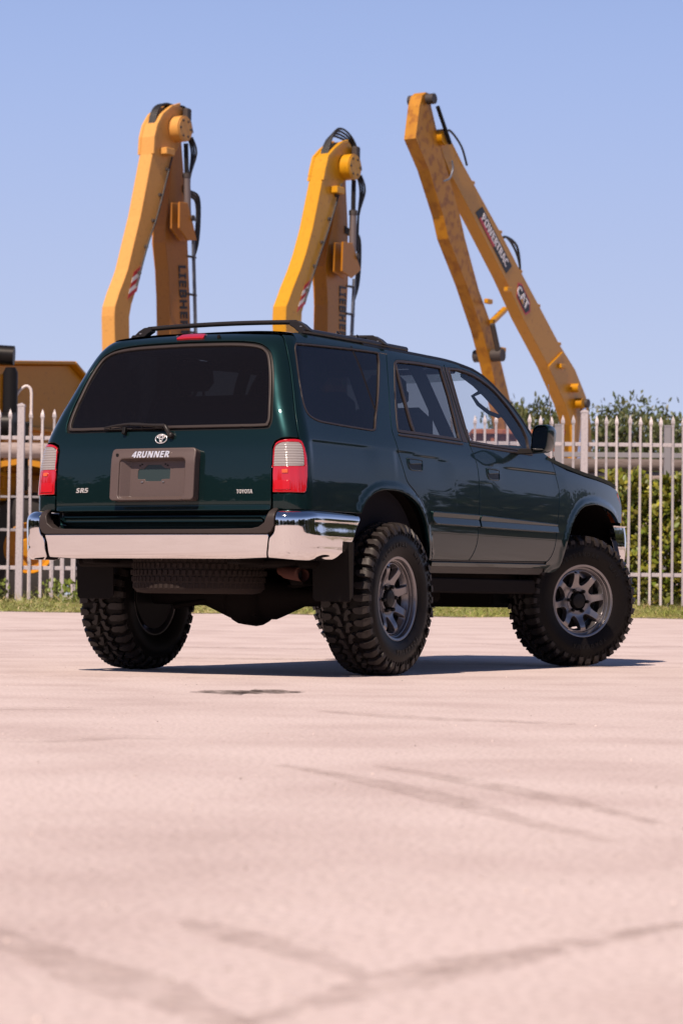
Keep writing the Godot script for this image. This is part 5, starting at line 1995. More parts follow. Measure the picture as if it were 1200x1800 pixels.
func handler(label: String, at: Vector3, d: Dictionary, paint: Material, side: Material) -> void:
	var n := thing("excavator", label, "excavator", at, -deg_to_rad(31.0))
	var t := 0.36
	var st := plate("stick", d.stick, -t, 0.0, paint, n, 0.012)
	# raised edge plates along the head of the stick
	plate("edge_plate", d.rim, -0.03, 0.045, paint, st, 0.008)
	plate("edge_plate", d.rim, -t - 0.045, -t + 0.03, paint, st, 0.008)
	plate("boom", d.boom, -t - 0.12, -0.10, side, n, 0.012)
	var c: Vector2 = d.boss
	var bs := MB.new()
	tube(bs, [P3(c.x, c.y, -t - 0.22), P3(c.x, c.y, 0.26)], 0.30, 28)
	tube(bs, [P3(c.x, c.y, 0.255), P3(c.x, c.y, 0.275)], 0.26, 28)
	obj("pivot_boss", bs, paint, st)
	# step welded on the side, hazard stripes
	var bk: Vector2 = d.block
	var mb := MB.new()
	box(mb, P3(bk.x, bk.y, 0.09), Vector3(0.18, 0.16, 0.34), 0.02)
	obj("step_bracket", mb, paint, st)
	var h0: Vector2 = d.haz[0]
	var h1: Vector2 = d.haz[1]
	for k in 5:
		var p := h0.lerp(h1, k / 5.0)
		var q := h0.lerp(h1, (k + 1) / 5.0)
		var w := Vector2(-0.36, -0.10)
		var sk := Vector2(0.0, 0.12)
		plate("hazard_stripe", [[p.x, p.y], [q.x, q.y], [q.x + w.x - sk.x, q.y + w.y - sk.y], [p.x + w.x - sk.x, p.y + w.y - sk.y]], 0.002, 0.006, M.red_paint if k % 2 == 0 else M.white_paint, st, 0.0)
	# cylinder with its lugs
	var ca: Vector2 = d.cyl[0]
	var cb: Vector2 = d.cyl[1]
	var cy := rod("ram_barrel", P3(lerpf(ca.x, cb.x, 0.42), lerpf(ca.y, cb.y, 0.42), 0.16), P3(cb.x, cb.y, 0.16), 0.085, M.ram, n)
	rod("ram_rod", P3(ca.x, ca.y, 0.16), P3(lerpf(ca.x, cb.x, 0.45), lerpf(ca.y, cb.y, 0.45), 0.16), 0.055, M.iron, cy)
	rod("ram_clamp", P3(lerpf(ca.x, cb.x, 0.40), lerpf(ca.y, cb.y, 0.40), 0.16), P3(lerpf(ca.x, cb.x, 0.46), lerpf(ca.y, cb.y, 0.46), 0.16), 0.10, M.iron_dark, cy)
	for z in [0.02, 0.24]:
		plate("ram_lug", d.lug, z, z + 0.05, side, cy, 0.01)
	rod("ram_pin", P3(cb.x, cb.y - 0.02, -0.02), P3(cb.x, cb.y - 0.02, 0.33), 0.07, M.iron_dark, cy)
	# lettering down the boom
	var t0: Vector2 = d.text[0]
	var t1: Vector2 = d.text[1]
	var dir := t1 - t0
	var lt := letters("LIEBHERR", 0.30, 0.012, 0.0, 1.0, 0.25, dir.length())
	var dn := dir.normalized()
	var o := MB.new()
	o.add(lt, Transform3D(Basis(P3(dn.x, dn.y, 0), P3(-dn.y, dn.x, 0), Vector3(1, 0, 0)), P3((t0.x + t1.x) * 0.5 - 0.02, (t0.y + t1.y) * 0.5, -0.099)))
	obj("boom_lettering", o, M.black_paint, n)
	# pipes and hoses up the back of the boom
	var p0: Vector2 = d.pipe[0]
	var p1: Vector2 = d.pipe[1]
	rod("steel_pipe", P3(p0.x + 0.02, p0.y - 1.0, -0.1), P3(p1.x, p1.y, -0.1), 0.045, M.pipe, n, 10)
	for k in 4:
		var y := lerpf(p0.y - 0.55, p1.y + 0.1, k / 3.0)
		var a := lerpf(p0.x, p1.x, (k + 0.4) / 4.0)
		mb = MB.new()
		box(mb, P3(a - 0.12, y, -0.1), Vector3(0.06, 0.05, 0.38), 0.01)
		obj("pipe_clamp", mb, M.iron_dark, n)
	for k in 3:
		var w := 0.06 * k
		hose("hose", [[-0.1, p0.y + 0.05 + w, -(p0.x - 0.45)], [-0.08, p0.y - 0.02 + w, -(p0.x - 0.18)], [-0.06, p0.y - 0.12 + w, -(p0.x + 0.04 + w)], [-0.06, p0.y - 0.5, -(p0.x + 0.10 + w)], [-0.08, p0.y - 1.1, -(p0.x + 0.06 + w)], [-0.1, p0.y - 1.5, -(p0.x + 0.02)]], 0.03, M.hose, n)
	# hoses looping over the head
	var hd: Vector2 = d.head
	for k in 4:
		var x := -t * 0.5 - 0.06 + 0.05 * k
		var up: float = d.loop * (0.6 + 0.18 * k)
		hose("hose", [[x, hd.y - 0.75, -(hd.x - 0.62)], [x, hd.y - 0.2, -(hd.x - 0.45)], [x, hd.y + up * 0.8, -(hd.x - 0.15)], [x + 0.05, hd.y + up, -(hd.x + 0.2)], [x + 0.12, hd.y + up * 0.2, -(hd.x + 0.55)], [x + 0.25, hd.y - 0.55, -(hd.x + 0.62)]], 0.028, M.hose, st)
	for k in 3:
		hose("hose", [[0.14 + 0.05 * k, c.y - 0.15, -(c.x + 0.32)], [0.18 + 0.04 * k, c.y - 0.5, -(c.x + 0.40 + 0.04 * k)], [0.16, c.y - 1.1, -(c.x + 0.36)], [0.10, c.y - 1.9, -(c.x + 0.42)]], 0.026, M.hose, st)
	mb = MB.new()
	box(mb, P3(c.x + 0.28, c.y + 0.38, 0.12), Vector3(0.16, 0.3, 0.2), 0.04)
	obj("hose_block", mb, M.iron_dark, st)
	# weld-on ears and grease nipples down the stick and boom
	for k in 5:
		var q := Vector2(d.stick[16][0], d.stick[16][1]).lerp(Vector2(d.stick[10][0], d.stick[10][1]), (k + 0.5) / 5.0)
		mb = MB.new()
		box(mb, P3(q.x - 0.10, q.y, 0.02), Vector3(0.07, 0.07, 0.10), 0.012)
		obj("hose_clip", mb, M.iron_dark, st)
	hose("hose", [[0.05, d.stick[10][1], -(d.stick[10][0] - 0.08)], [0.06, d.stick[12][1], -(d.stick[12][0] - 0.08)], [0.06, d.stick[14][1], -(d.stick[14][0] - 0.10)], [0.05, d.stick[16][1], -(d.stick[16][0] - 0.10)]], 0.022, M.hose, st)
	for k in 6:
		mb = MB.new()
		var q := Vector2(c.x + 0.2 * cos(k * TAU / 6), c.y + 0.2 * sin(k * TAU / 6))
		tube(mb, [P3(q.x, q.y, 0.27), P3(q.x, q.y, 0.295)], 0.03, 6)
		obj("boss_bolt", mb, M.iron_dark, st)
	# worn shackle at the foot of the stick
	plate("link_arm", [[d.foot.x - 0.06, d.foot.y + 0.35], [d.foot.x + 0.14, d.foot.y + 0.42], [d.foot.x + 0.12, d.foot.y - 0.9], [d.foot.x - 0.22, d.foot.y - 0.9]], -0.26, -0.10, M.iron_dark, st, 0.02)
	bucket(n, d.foot.x + 0.05, d.foot.y - 1.1, -t, 0.0)
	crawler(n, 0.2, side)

func cat_excavator() -> void:
	var n := thing("long_reach_excavator", "yellow excavator with a straight slim boom and black name decals", "excavator", Vector3(4.07433, 0, -66), -deg_to_rad(31.0))
	var t := 0.34
	var boom := [[-3.42, 11.83], [-3.22, 11.84], [-2.81, 11.66], [-2.3, 11.25], [-0.19, 9.76], [0.88, 8.95], [1.99, 8.14], [3.22, 7.23], [4.18, 6.64], [4.86, 5.97], [5.16, 5.34], [5.28, 4.39], [5.3, 1.9], [4.2, 1.9], [4.22, 4.33], [4.0, 5.14], [3.61, 5.64], [2.59, 6.57], [1.09, 7.7], [0.07, 8.61], [-1.39, 9.75], [-2.88, 10.88], [-3.26, 11.26], [-3.5, 11.68]]
	var bm := plate("boom", boom, -t, 0.0, M.yellow_cat, n, 0.012)
	var stick := [[-4.17, 12.68], [-3.98, 12.67], [-3.92, 12.4], [-3.59, 11.78], [-3.32, 11.33], [-2.39, 9.92], [-2.11, 9.37], [-1.36, 8.18], [-0.7, 7.4], [-0.15, 6.51], [0.53, 5.3], [0.8, 4.6], [0.3, 4.5], [-0.1, 5.26], [-0.68, 6.39], [-1.14, 7.14], [-2.0, 8.24], [-2.96, 9.27], [-3.23, 9.8], [-4.0, 10.84], [-4.66, 11.48], [-4.48, 12.31], [-4.35, 12.57]]
	var st := plate("stick", stick, -0.32, 0.0, M.yellow_worn, n, 0.012)
	var mb := MB.new()
	tube(mb, [P3(-3.42, 11.7, -t - 0.1), P3(-3.42, 11.7, 0.14)], 0.20, 20)
	obj("pivot_boss", mb, M.yellow_cat, bm)
	mb = MB.new()
	tube(mb, [P3(-4.1, 12.52, -0.5), P3(-4.1, 12.52, 0.2)], 0.13, 18)
	obj("head_pin", mb, M.iron_dark, st)
	rod("ram_rod", P3(-3.95, 12.35, 0.2), P3(-3.3, 11.55, 0.2), 0.05, M.iron, st)
	hose("hose", [[0.1, 11.7, 3.45], [0.12, 11.9, 3.2], [0.1, 11.62, 2.55], [0.05, 11.2, 2.15]], 0.03, M.hose, bm)
	hose("hose", [[0.18, 10.6, 3.55], [0.2, 10.7, 3.3], [0.2, 10.95, 3.15], [0.2, 11.15, 3.2]], 0.025, M.pipe, st)
	# pipes along the top of the boom
	for k in 2:
		hose("hydraulic_pipe", [[-0.12 - 0.12 * k, 11.23, 2.2], [-0.12 - 0.12 * k, 10.93, 1.75], [-0.12 - 0.12 * k, 9.86, 0.22], [-0.12 - 0.12 * k, 9.3, -0.48]], 0.05, M.hose, bm)
		hose("hose", [[-0.1, 9.62, 0.05], [-0.08, 9.72, -0.28], [-0.06, 9.45 + 0.1 * k, -0.72 - 0.1 * k], [-0.06, 9.05, -1.0], [-0.1, 8.8, -1.02]], 0.035, M.hose, bm)
	for e in [[-1.65, 10.85], [-0.15, 9.80], [2.05, 8.14], [1.0, 8.92], [3.3, 7.25]]:
		mb = MB.new()
		box(mb, P3(e[0], e[1], -0.2), Vector3(0.36, 0.08, 0.16), 0.015)
		obj("pipe_clamp", mb, M.yellow_cat, bm)
	# strut, ribs, pins
	rod("tie_strut", P3(-0.76, 7.42, 0.05), P3(0.23, 7.85, -0.1), 0.085, M.yellow_cat, n)
	mb = MB.new()
	box(mb, Vector3.ZERO, Vector3(0.05, 0.10, 0.95), 0.012, Transform3D(Basis(Vector3(1, 0, 0), 0.5), P3(2.95, 6.77, 0.02)))
	obj("weld_rib", mb, M.yellow_cat, bm)
	for e in [[3.30, 6.65], [0.15, 8.35], [-1.2, 7.9], [-0.45, 6.75]]:
		mb = MB.new()
		box(mb, P3(e[0], e[1], 0.04 if e[0] > 0.1 else 0.19), Vector3(0.12, 0.12, 0.28), 0.02)
		obj("step_bracket", mb, M.yellow_cat, bm)
	for e in [[4.01, 6.12, 0.12], [4.26, 5.73, 0.14]]:
		mb = MB.new()
		tube(mb, [P3(e[0], e[1], -0.1), P3(e[0], e[1], 0.22)], e[2], 18)
		obj("boom_pin", mb, M.yellow_cat, bm)
	mb = MB.new()
	tube(mb, [P3(4.4, 5.73, 0.0), P3(4.4, 5.73, 0.3)], 0.12, 16)
	var rp := obj("ram_eye", mb, M.iron_dark, bm)
	rod("ram_rod", P3(4.4, 5.7, 0.15), P3(4.2, 4.2, 0.15), 0.08, M.chrome_rod, rp)
	rod("ram_barrel", P3(4.2, 4.2, 0.15), P3(4.05, 2.2, 0.15), 0.14, M.yellow_cat, rp)
	mb = MB.new()
	tube(mb, [P3(-0.6, 6.6, -0.5), P3(-0.6, 6.6, 0.3)], 0.16, 16)
	tube(mb, [P3(-0.62, 6.6, 0.2), P3(-1.0, 7.35, 0.2)], 0.07, 10)
	obj("bucket_ram", mb, M.iron_dark, st)
	# decals
	var dec := plate("name_decal", [[-1.23, 10.3], [0.43, 8.99], [0.1, 8.76], [-1.59, 10.1]], 0.003, 0.008, M.black_paint, bm, 0.0)
	plate("red_band", [[-1.30, 10.03], [-0.52, 9.41], [-0.62, 9.34], [-1.40, 9.96]], 0.010, 0.012, M.red_paint, dec, 0.0)
	var d := Vector2(0.785, -0.62).normalized()
	var o := MB.new()
	o.add(letters("POWERTRAC", 0.23, 0.008, 0.0, 1.0, 0.15, 1.72), Transform3D(Basis(P3(d.x, d.y, 0), P3(-d.y, d.x, 0), Vector3(1, 0, 0)), P3(-0.53, 9.53, 0.012)))
	obj("decal_lettering", o, M.white_paint, dec)
	var cc := Vector2(1.06, 8.22)
	var hexo := []
	var hexi := []
	for e in [[-0.46, 0.12], [-0.30, 0.25], [0.34, 0.22], [0.52, 0.02], [0.38, -0.24], [-0.30, -0.22]]:
		var q: Vector2 = cc + d * e[0] + Vector2(-d.y, d.x) * e[1]
		hexo.append([q.x, q.y])
		var q2: Vector2 = cc + d * e[0] * 0.88 + Vector2(-d.y, d.x) * e[1] * 0.84
		hexi.append([q2.x, q2.y])
	var em := plate("maker_emblem", hexo, 0.003, 0.007, M.red_paint, bm, 0.0)
	plate("emblem_ground", hexi, 0.008, 0.010, M.black_paint, em, 0.0)
	o = MB.new()
	o.add(letters("CAT", 0.27, 0.008, 0.0, 1.0, 0.15, 0.70), Transform3D(Basis(P3(d.x, d.y, 0), P3(-d.y, d.x, 0), Vector3(1, 0, 0)), P3(cc.x - 0.02, cc.y + 0.02, 0.011)))
	obj("emblem_lettering", o, M.white_paint, em)
	var tri := []
	for e in [[-0.10, -0.15], [0.10, -0.15], [0.0, 0.0]]:
		var q: Vector2 = cc + d * e[0] + Vector2(-d.y, d.x) * e[1]
		tri.append([q.x, q.y])
	plate("emblem_triangle", tri, 0.020, 0.023, M.yellow_cat, em, 0.0)
	bucket(n, 0.55, 4.7, -0.32, 0.0)
	crawler(n, 5.2, M.yellow_cat)

func dump_truck() -> void:
	var n := thing("dump_truck", "huge yellow dump truck parked behind the fence with its steel bed raised high", "truck", Vector3(0, 0.3, -47))
	# the bed stands askew: its side faces away from the sun
	var bt := Transform3D(Basis(Vector3(cos(1.13), 0, -sin(1.13)), Vector3.UP, Vector3(sin(1.13), 0, cos(1.13))), Vector3(-4.95, 0, 0))
	var bed := MB.new()
	prism(bed, V2([[-3.4, 4.02], [0.0, 4.30], [1.35, 3.6], [1.5, 2.2], [0.8, 1.75], [-3.4, 1.75]]), -2.6, 0.0, bt, 0.03)
	var bo := obj("dump_bed", bed, M.yellow_truck, n)
	var lip := MB.new()
	for e in [[[-3.4, 4.02], [0.0, 4.30]], [[0.0, 4.30], [1.35, 3.6]]]:
		var a := Vector2(e[0][0], e[0][1])
		var d := Vector2(e[1][0], e[1][1])
		var nn := Vector2(-(d - a).normalized().y, (d - a).normalized().x) * 0.06
		prism(lip, PackedVector2Array([a, d, d + nn, a + nn]), -0.5 if e[0][0] == 0.0 else -0.1, 0.12, bt, 0.01)
	obj("bed_lip", lip, M.yellow_truck, bo)
	for y in [3.05, 2.2]:
		var rb := MB.new()
		box(rb, Vector3(-1.1, y, 0.03), Vector3(4.6, 0.08, 0.10), 0.02, bt)
		obj("bed_rib", rb, M.yellow_truck, bo)
	for x in [0.35, -2.2]:
		var rb := MB.new()
		box(rb, Vector3(x, 2.95, 0.025), Vector3(0.09, 2.0, 0.07), 0.02, bt)
		obj("bed_rib", rb, M.yellow_truck, bo)
	var mg := MB.new()
	var arc := []
	for k in 9:
		var a := PI * (0.12 + 0.76 * k / 8.0)
		arc.append([-5.55 + 1.15 * cos(a), 1.35 + 1.12 * sin(a)])
	for k in range(8, -1, -1):
		var a := PI * (0.12 + 0.76 * k / 8.0)
		arc.append([-5.55 + 1.05 * cos(a), 1.35 + 1.02 * sin(a)])
	prism(mg, V2(arc), 0.6, 2.2, Transform3D(), 0.0)
	obj("mudguard", mg, M.yellow_truck, n)
	var fr := MB.new()
	box(fr, Vector3(-7.0, 1.35, -0.6), Vector3(5.0, 0.5, 1.2), 0.05)
	obj("chassis_frame", fr, M.iron_dark, n)
	for e in [[-5.55, 1.4], [-8.4, -1.0], [-5.9, -2.4]]:
		var w := part("wheel", n)
		w.position = Vector3(e[0], 0.93, e[1])
		w.rotation.y = 1.9
		var ty := MB.new()
		lathe(ty, [Vector2(-0.35, 0.45), Vector2(-0.40, 0.70), Vector2(-0.35, 0.88), Vector2(-0.2, 0.93), Vector2(0.2, 0.93), Vector2(0.35, 0.88), Vector2(0.40, 0.70), Vector2(0.35, 0.45)], 36)
		for k in 22:
			var a := TAU * k / 22
			for s in [-1.0, 1.0]:
				box(ty, Vector3(0.17 * s, 0.945, 0), Vector3(0.30, 0.07, 0.12), 0.015, Transform3D(Basis(Vector3(1, 0, 0), a + 0.14 * s), Vector3.ZERO))
		obj("tyre", ty, M.rubber_truck, w)
		var rm := MB.new()
		lathe(rm, [Vector2(0.34, 0.46), Vector2(0.36, 0.44), Vector2(0.22, 0.40), Vector2(0.20, 0.18), Vector2(0.30, 0.15), Vector2(0.31, 0.001)], 28)
		lathe(rm, [Vector2(-0.31, 0.001), Vector2(-0.30, 0.15), Vector2(-0.20, 0.18), Vector2(-0.22, 0.40), Vector2(-0.36, 0.44), Vector2(-0.34, 0.46)], 28)
		obj("rim", rm, M.yellow_truck, w)
	# filter canisters and stack on the near corner
	var ac := MB.new()
	tube(ac, [Vector3(-5.78, 2.95, 5.0), Vector3(-5.78, 3.02, 5.0), Vector3(-5.78, 3.75, 5.0), Vector3(-5.78, 3.82, 5.0)], [0.15, 0.21, 0.21, 0.16], 20)
	tube(ac, [Vector3(-5.36, 2.95, 5.2), Vector3(-5.36, 3.02, 5.2), Vector3(-5.36, 3.70, 5.2), Vector3(-5.36, 3.78, 5.2)], [0.08, 0.12, 0.12, 0.08], 18)
	tube(ac, [Vector3(-6.1, 4.02, 5.1), Vector3(-5.32, 3.98, 5.1)], 0.16, 18)
	tube(ac, [Vector3(-5.9, 2.85, 5.2), Vector3(-5.26, 2.85, 5.3)], 0.20, 18)
	box(ac, Vector3(-5.78, 2.0, 5.0), Vector3(0.25, 1.7, 0.25), 0.02)
	box(ac, Vector3(-5.12, 2.35, 5.0), Vector3(0.08, 1.1, 0.08), 0.02)
	box(ac, Vector3(-5.25, 2.88, 5.0), Vector3(0.4, 0.08, 0.08), 0.02)
	obj("air_cleaner", ac, M.black, n)

func yard_things() -> void:
	var p := thing("standpipe", "pale bent metal pipe rising beside the black air cleaners of the truck", "pipe", Vector3(-5.03, 0.3, -41.9))
	var mb := MB.new()
	var l := [Vector3(0, 0, 0), Vector3(0, 1.2, 0), Vector3(0, 2.6, 0), Vector3(0.0, 3.35, 0)]
	for e in spl([[0.0, 3.36], [-0.02, 3.45], [-0.09, 3.49], [-0.19, 3.42], [-0.28, 3.28], [-0.36, 3.22]], 4):
		l.append(Vector3(e[0], e[1], 0.0))
	tube(mb, l, 0.024, 10)
	obj("pipe", mb, M.pale_metal, p)
	for y in [1.0, 1.4, 2.3]:
		mb = MB.new()
		tube(mb, [Vector3(0, y, 0), Vector3(0, y + 0.03, 0)], 0.034, 10)
		obj("pipe_collar", mb, M.iron_dark, p)
	# stacked logs
	var k := 0
	for row in 12:
		var x := 6.6 + rng.randfn() * 0.5
		var r := 0.105 + 0.012 * rng.randfn()
		var y := 0.42 + row * 0.215
		var lg := MB.new()
		var pts := []
		var rad := []
		for j in 13:
			pts.append(Vector3(lerpf(-4.2, 4.2, j / 12.0), rng.randfn() * 0.012, rng.randfn() * 0.012))
			rad.append(r * (1.0 + 0.05 * rng.randfn()) * lerpf(1.05, 0.9, j / 12.0))
		tube(lg, pts, rad, 14)
		var o := obj(numbered("timber_log"), lg, M.timber[row % 3])
		o.position = Vector3(x, y, -45.0 + rng.randfn() * 0.06)
		o.set_meta("label", ["lowest", "second lowest", "third lowest", "fourth lowest", "fifth lowest", "sixth lowest", "sixth highest", "fifth highest", "fourth highest", "third highest", "second highest", "topmost"][row] + " weathered grey log of the stack behind the hedge")
		o.set_meta("category", "log")
		o.set_meta("group", "logs stacked behind the hedge")
	var lo := MB.new()
	tube(lo, [Vector3(-1.8, 0, 0), Vector3(0, 0.01, 0), Vector3(2.0, 0, 0)], [0.12, 0.125, 0.11], 14)
	var lg2 := obj("timber_beam", lo, M.timber[1])
	lg2.position = Vector3(-5.2, 2.70, -41.2)
	lg2.set_meta("label", "pale weathered pole lashed along the back fence beside the dump truck")
	lg2.set_meta("category", "pole")
	var bin := thing("scrap_bin", "rusty orange steel bin half hidden behind the door mirror", "bin", Vector3(3.55, 0.3, -51))
	mb = MB.new()
	prism(mb, V2([[-0.9, 0.0], [0.7, 0.0], [0.75, 3.45], [-0.95, 3.45]]), -1.5, 0.0, Transform3D(), 0.02)
	var bo := obj("bin_wall", mb, M.rust_orange, bin)
	mb = MB.new()
	box(mb, Vector3(-0.1, 3.42, -0.7), Vector3(1.85, 0.1, 1.7), 0.02)
	obj("bin_rim", mb, M.rust_orange, bo)
	for x in [-0.6, -0.1, 0.4]:
		mb = MB.new()
		box(mb, Vector3(x, 1.7, 0.04), Vector3(0.08, 3.3, 0.08), 0.015)
		obj("bin_rib", mb, M.rust_orange, bo)

func trees() -> void:
	var lm := leaf_mat()
	var l1 := leaf_mesh(0.17, 0.065, lm)
	var l2 := leaf_mesh(0.85, 0.55, lm)
	# the ones in view, airy and uneven
	plant_tree(tree_shape(5.7, 1.9, 0.30, 21, 74, 95, Color(0.07, 0.088, 0.025), l1, 0.62), "yard_tree", "dark airy tree with feathery twigs right of the slim boom", Vector3(8.6, 0.3, -76), "trees behind the yard")
	plant_tree(tree_shape(5.6, 1.5, 0.35, 33, 54, 90, Color(0.07, 0.088, 0.025), l1, 0.52), "yard_tree", "slimmer airy tree at the far end of the fence", Vector3(10.3, 0.3, -78), "trees behind the yard")
	plant_tree(tree_shape(6.0, 1.4, 0.55, 45, 34, 85, Color(0.075, 0.092, 0.026), l1, 0.42), "yard_tree", "small sparse tree seen between the door mirror and the slim boom", Vector3(5.5, 0.3, -79), "trees behind the yard")
	plant_tree(tree_shape(4.4, 2.0, 0.15, 57, 56, 95, Color(0.06, 0.076, 0.022), l1, 0.7), "yard_tree", "low dark bushy tree behind the logs", Vector3(9.6, 0.3, -70), "trees behind the yard")
	# the belt of trees round the lot that the paint and the chrome mirror
	var shapes := []
	for k in 3:
		shapes.append(tree_shape(10.0 + k, 5.2, 0.02, 71 + k, 80, 46, Color(0.035, 0.050, 0.014), l2, 2.1))
	var protos := []
	var lab := "broad dark leafy tree in the belt round the lot"
	for k in 44:
		var a := deg_to_rad(46.0 + k * 6.2 + rng.randf_range(-1.5, 1.5))    # from right ahead, behind the camera, to the left
		var rad := rng.randf_range(70.0, 82.0)
		var at := Vector3(sin(a) * rad, 0, -14.0 - cos(a) * rad)
		var s := rng.randf_range(0.72, 1.12)
		var t: Node3D
		if k < 3:
			t = plant_tree(shapes[k], "belt_tree", lab, at, "belt of trees round the lot")
			protos.append(t)
		else:
			t = protos[k % 3].duplicate()
			t.name = numbered("belt_tree")
			add_child(t)
			t.position = at
		t.rotation.y = rng.randf() * TAU
		t.scale = Vector3(s, s * rng.randf_range(0.85, 1.1), s)

func background() -> void:
	M.galv = grained(mat(0.50, 0.46, 0.475, 0.5, 0.2), noise_tex(256, 0.05, 31, [[0.0, lin(0.75, 0.75, 0.75)], [0.5, lin(0.95, 0.95, 0.95)], [1.0, lin(1, 1, 1)]], 4), 2.0)
	M.galv_b = grained(mat(0.43, 0.40, 0.415, 0.5, 0.2), M.galv.albedo_texture, 1.3)
	M.galv_c = grained(mat(0.56, 0.52, 0.53, 0.55, 0.15), M.galv.albedo_texture, 2.7)
	M.galv_old = mat(0.26, 0.25, 0.265, 0.55, 0.2)
	M.bark = mat(0.07, 0.055, 0.045, 0.9)
	M.soil = grained(mat(0.22, 0.19, 0.10, 0.95), noise_tex(512, 0.06, 32, [[0.0, lin(0.6, 0.6, 0.5)], [0.5, lin(0.9, 0.9, 0.85)], [1.0, lin(1, 1, 1)]], 5), 0.8)
	M.soil.uv1_world_triplanar = true
	var grime := noise_tex(1024, 0.03, 33, [[0.0, lin(0.30, 0.22, 0.18)], [0.16, lin(0.80, 0.74, 0.68)], [0.26, lin(0.97, 0.96, 0.95)], [0.45, lin(1, 1, 1)], [1.0, lin(1, 1, 1)]], 6)
	var wear := noise_tex(512, 0.02, 34, [[0.0, lin(0.45, 0.36, 0.34)], [0.33, lin(0.72, 0.62, 0.58)], [0.5, lin(0.95, 0.93, 0.9)], [1.0, lin(1, 1, 1)]], 6)
	M.yellow_faded = grained(mat(0.62, 0.31, 0.075, 0.5), grime, 0.35)
	M.faded_boom_shaded = grained(mat(0.42, 0.165, 0.02, 0.5), grime, 0.35)  # faded stick paint made darker and browner: boom shade put into the colour
	M.yellow_new = grained(mat(0.58, 0.28, 0.008, 0.4), grime, 0.22)
	M.yellow_boom_shaded = grained(mat(0.40, 0.155, 0.003, 0.4), grime, 0.22)  # darker copy of the stick paint, shaded side of the boom painted in
	M.yellow_cat = grained(mat(0.50, 0.225, 0.002, 0.4), grime, 0.2)
	M.yellow_worn = grained(mat(0.47, 0.205, 0.006, 0.5), wear, 0.3)
	M.yellow_truck = grained(mat(0.50, 0.21, 0.003, 0.5), grime, 0.2)
	M.red_paint = mat(0.50, 0.02, 0.025, 0.4)
	M.white_paint = mat(0.80, 0.76, 0.76, 0.5)
	M.black_paint = mat(0.012, 0.012, 0.014, 0.5)
	M.iron_dark = mat(0.045, 0.036, 0.034, 0.6)
	M.ram = mat(0.16, 0.13, 0.125, 0.45, 0.3)
	M.chrome_rod = mat(0.62, 0.62, 0.68, 0.2, 0.9)
	M.hose = mat(0.014, 0.014, 0.016, 0.5)
	M.pipe = mat(0.16, 0.18, 0.22, 0.4, 0.3)
	M.pale_metal = mat(0.66, 0.60, 0.58, 0.5)
	M.rubber_truck = mat(0.028, 0.024, 0.024, 0.8)
	M.rust_orange = grained(mat(0.34, 0.11, 0.045, 0.8), wear, 0.5)
	var tg := noise_tex(512, 0.03, 35, [[0.0, lin(0.45, 0.42, 0.40)], [0.45, lin(0.85, 0.82, 0.8)], [1.0, lin(1, 1, 1)]], 5)
	M.timber = [grained(mat(0.26, 0.205, 0.19, 0.9), tg, 0.5), grained(mat(0.36, 0.30, 0.28, 0.9), tg, 0.5), grained(mat(0.16, 0.13, 0.12, 0.9), tg, 0.5)]
	for t in M.timber:
		t.uv1_scale = Vector3(0.25, 1.6, 1.6)
	verge()
	fence()
	hedge()
	handler("faded orange excavator with a folded arm, a pivot boss and hose loops", Vector3(-3.78987, 0, -60), {
		"stick": [[-1.2, 10.52], [-1.17, 10.92], [-1.06, 11.22], [-0.84, 11.49], [-0.5, 11.72], [-0.16, 11.83], [0.03, 11.77], [0.11, 11.45], [0.05, 11.04], [-0.18, 10.78], [-0.4, 10.55], [-0.64, 10.01], [-0.96, 9.14], [-1.11, 8.77], [-1.29, 8.45], [-1.48, 8.01], [-1.71, 7.42], [-1.92, 6.99], [-2.0, 6.7], [-1.96, 5.6], [-2.5, 5.2], [-2.58, 6.67], [-2.56, 6.88], [-2.4, 7.22], [-2.24, 7.49], [-2.09, 7.77], [-1.84, 8.46], [-1.63, 9.03]],
		"rim": [[-1.22, 10.52], [-1.19, 10.92], [-1.08, 11.22], [-0.86, 11.50], [-0.5, 11.74], [-0.16, 11.86], [-0.16, 11.79], [-0.5, 11.66], [-0.80, 11.43], [-1.0, 11.19], [-1.11, 10.92], [-1.14, 10.52]],
		"boom": [[-0.21, 11.13], [0.09, 11.12], [0.29, 9.85], [0.37, 9.2], [0.53, 7.54], [0.63, 6.12], [0.9, 2.0], [-0.3, 2.0], [-0.23, 6.04], [-0.3, 7.35], [-0.37, 7.98], [-0.5, 8.58], [-0.5, 8.98], [-0.34, 9.86]],
		"boss": Vector2(-0.28, 11.22), "block": Vector2(-0.72, 10.63), "haz": [Vector2(-1.50, 7.95), Vector2(-1.74, 7.30)], "cyl": [Vector2(-0.09, 10.91), Vector2(0.02, 9.20)],
		"lug": [[-0.50, 9.49], [-0.17, 9.51], [0.07, 9.05], [0.22, 8.69], [-0.15, 8.64], [-0.5, 8.89]], "text": [Vector2(0.21, 8.12), Vector2(0.36, 6.40)], "pipe": [Vector2(0.62, 9.8), Vector2(0.80, 6.5)], "head": Vector2(-0.45, 11.75), "loop": 0.02, "foot": Vector2(-2.36, 6.45)}, M.yellow_faded, M.faded_boom_shaded)
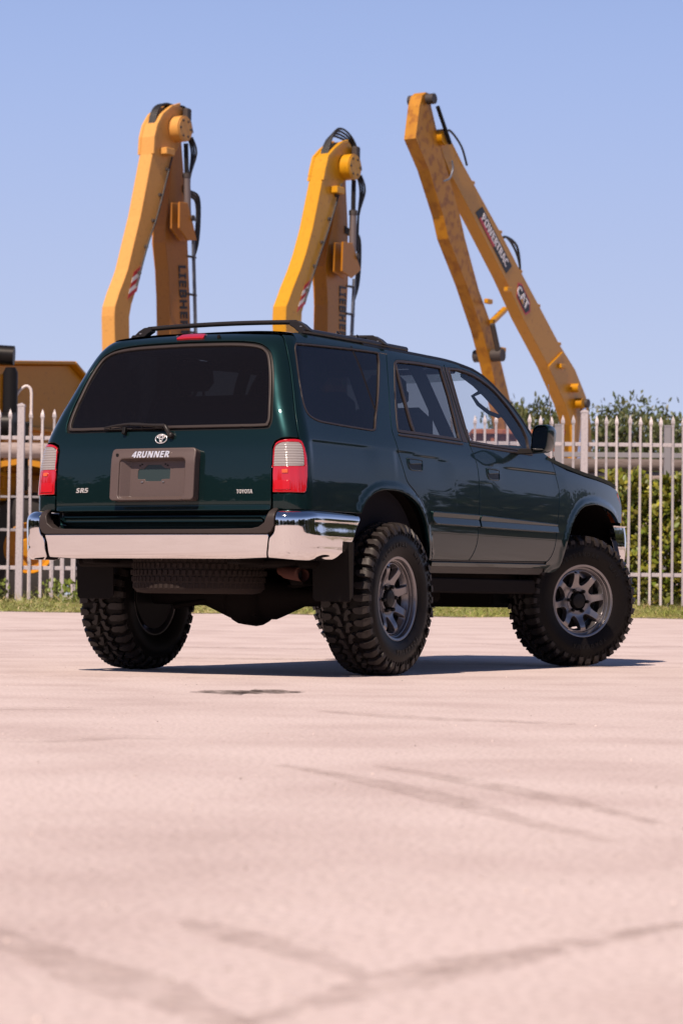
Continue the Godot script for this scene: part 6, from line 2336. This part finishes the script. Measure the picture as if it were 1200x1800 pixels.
	handler("bright yellow excavator with a folded arm and red and white hazard stripes", Vector3(0.02268, 0, -60), {
		"stick": [[-1.07, 9.98], [-0.98, 10.27], [-0.86, 10.55], [-0.59, 10.76], [-0.24, 10.98], [0.07, 11.05], [0.23, 10.97], [0.29, 10.59], [0.19, 10.31], [-0.06, 10.1], [-0.21, 9.99], [-0.46, 9.42], [-0.75, 8.92], [-1.04, 8.34], [-1.22, 8.08], [-1.47, 7.59], [-1.75, 7.09], [-1.87, 6.85], [-1.9, 5.5], [-2.4, 5.2], [-2.56, 6.58], [-2.54, 6.93], [-2.44, 7.08], [-2.26, 7.38], [-1.95, 7.84], [-1.74, 8.21], [-1.46, 8.83], [-1.32, 9.24]],
		"rim": [[-1.09, 9.98], [-1.0, 10.27], [-0.88, 10.57], [-0.59, 10.79], [-0.24, 11.0], [0.0, 11.07], [0.0, 11.0], [-0.24, 10.92], [-0.55, 10.71], [-0.82, 10.5], [-0.93, 10.25], [-1.01, 9.98]],
		"boom": [[-0.14, 10.13], [0.14, 10.24], [0.27, 9.06], [0.31, 7.86], [0.26, 7.06], [0.26, 6.13], [0.6, 2.0], [-0.7, 2.0], [-0.61, 6.05], [-0.6, 7.17], [-0.64, 7.56], [-0.73, 8.05], [-0.66, 8.41], [-0.45, 8.96]],
		"boss": Vector2(-0.06, 10.41), "block": Vector2(-0.52, 9.81), "haz": [Vector2(-1.42, 7.70), Vector2(-1.74, 7.06)], "cyl": [Vector2(0.07, 10.12), Vector2(0.05, 8.36)],
		"lug": [[-0.59, 8.60], [-0.16, 8.62], [0.0, 8.36], [0.24, 8.05], [-0.16, 7.81], [-0.62, 7.92]], "text": [Vector2(0.07, 7.66), Vector2(0.10, 6.25)], "pipe": [Vector2(0.56, 8.89), Vector2(0.48, 6.3)], "head": Vector2(-0.22, 10.95), "loop": 0.30, "foot": Vector2(-2.3, 6.5)}, M.yellow_new, M.yellow_boom_shaded)
	cat_excavator()
	dump_truck()
	yard_things()
	trees()
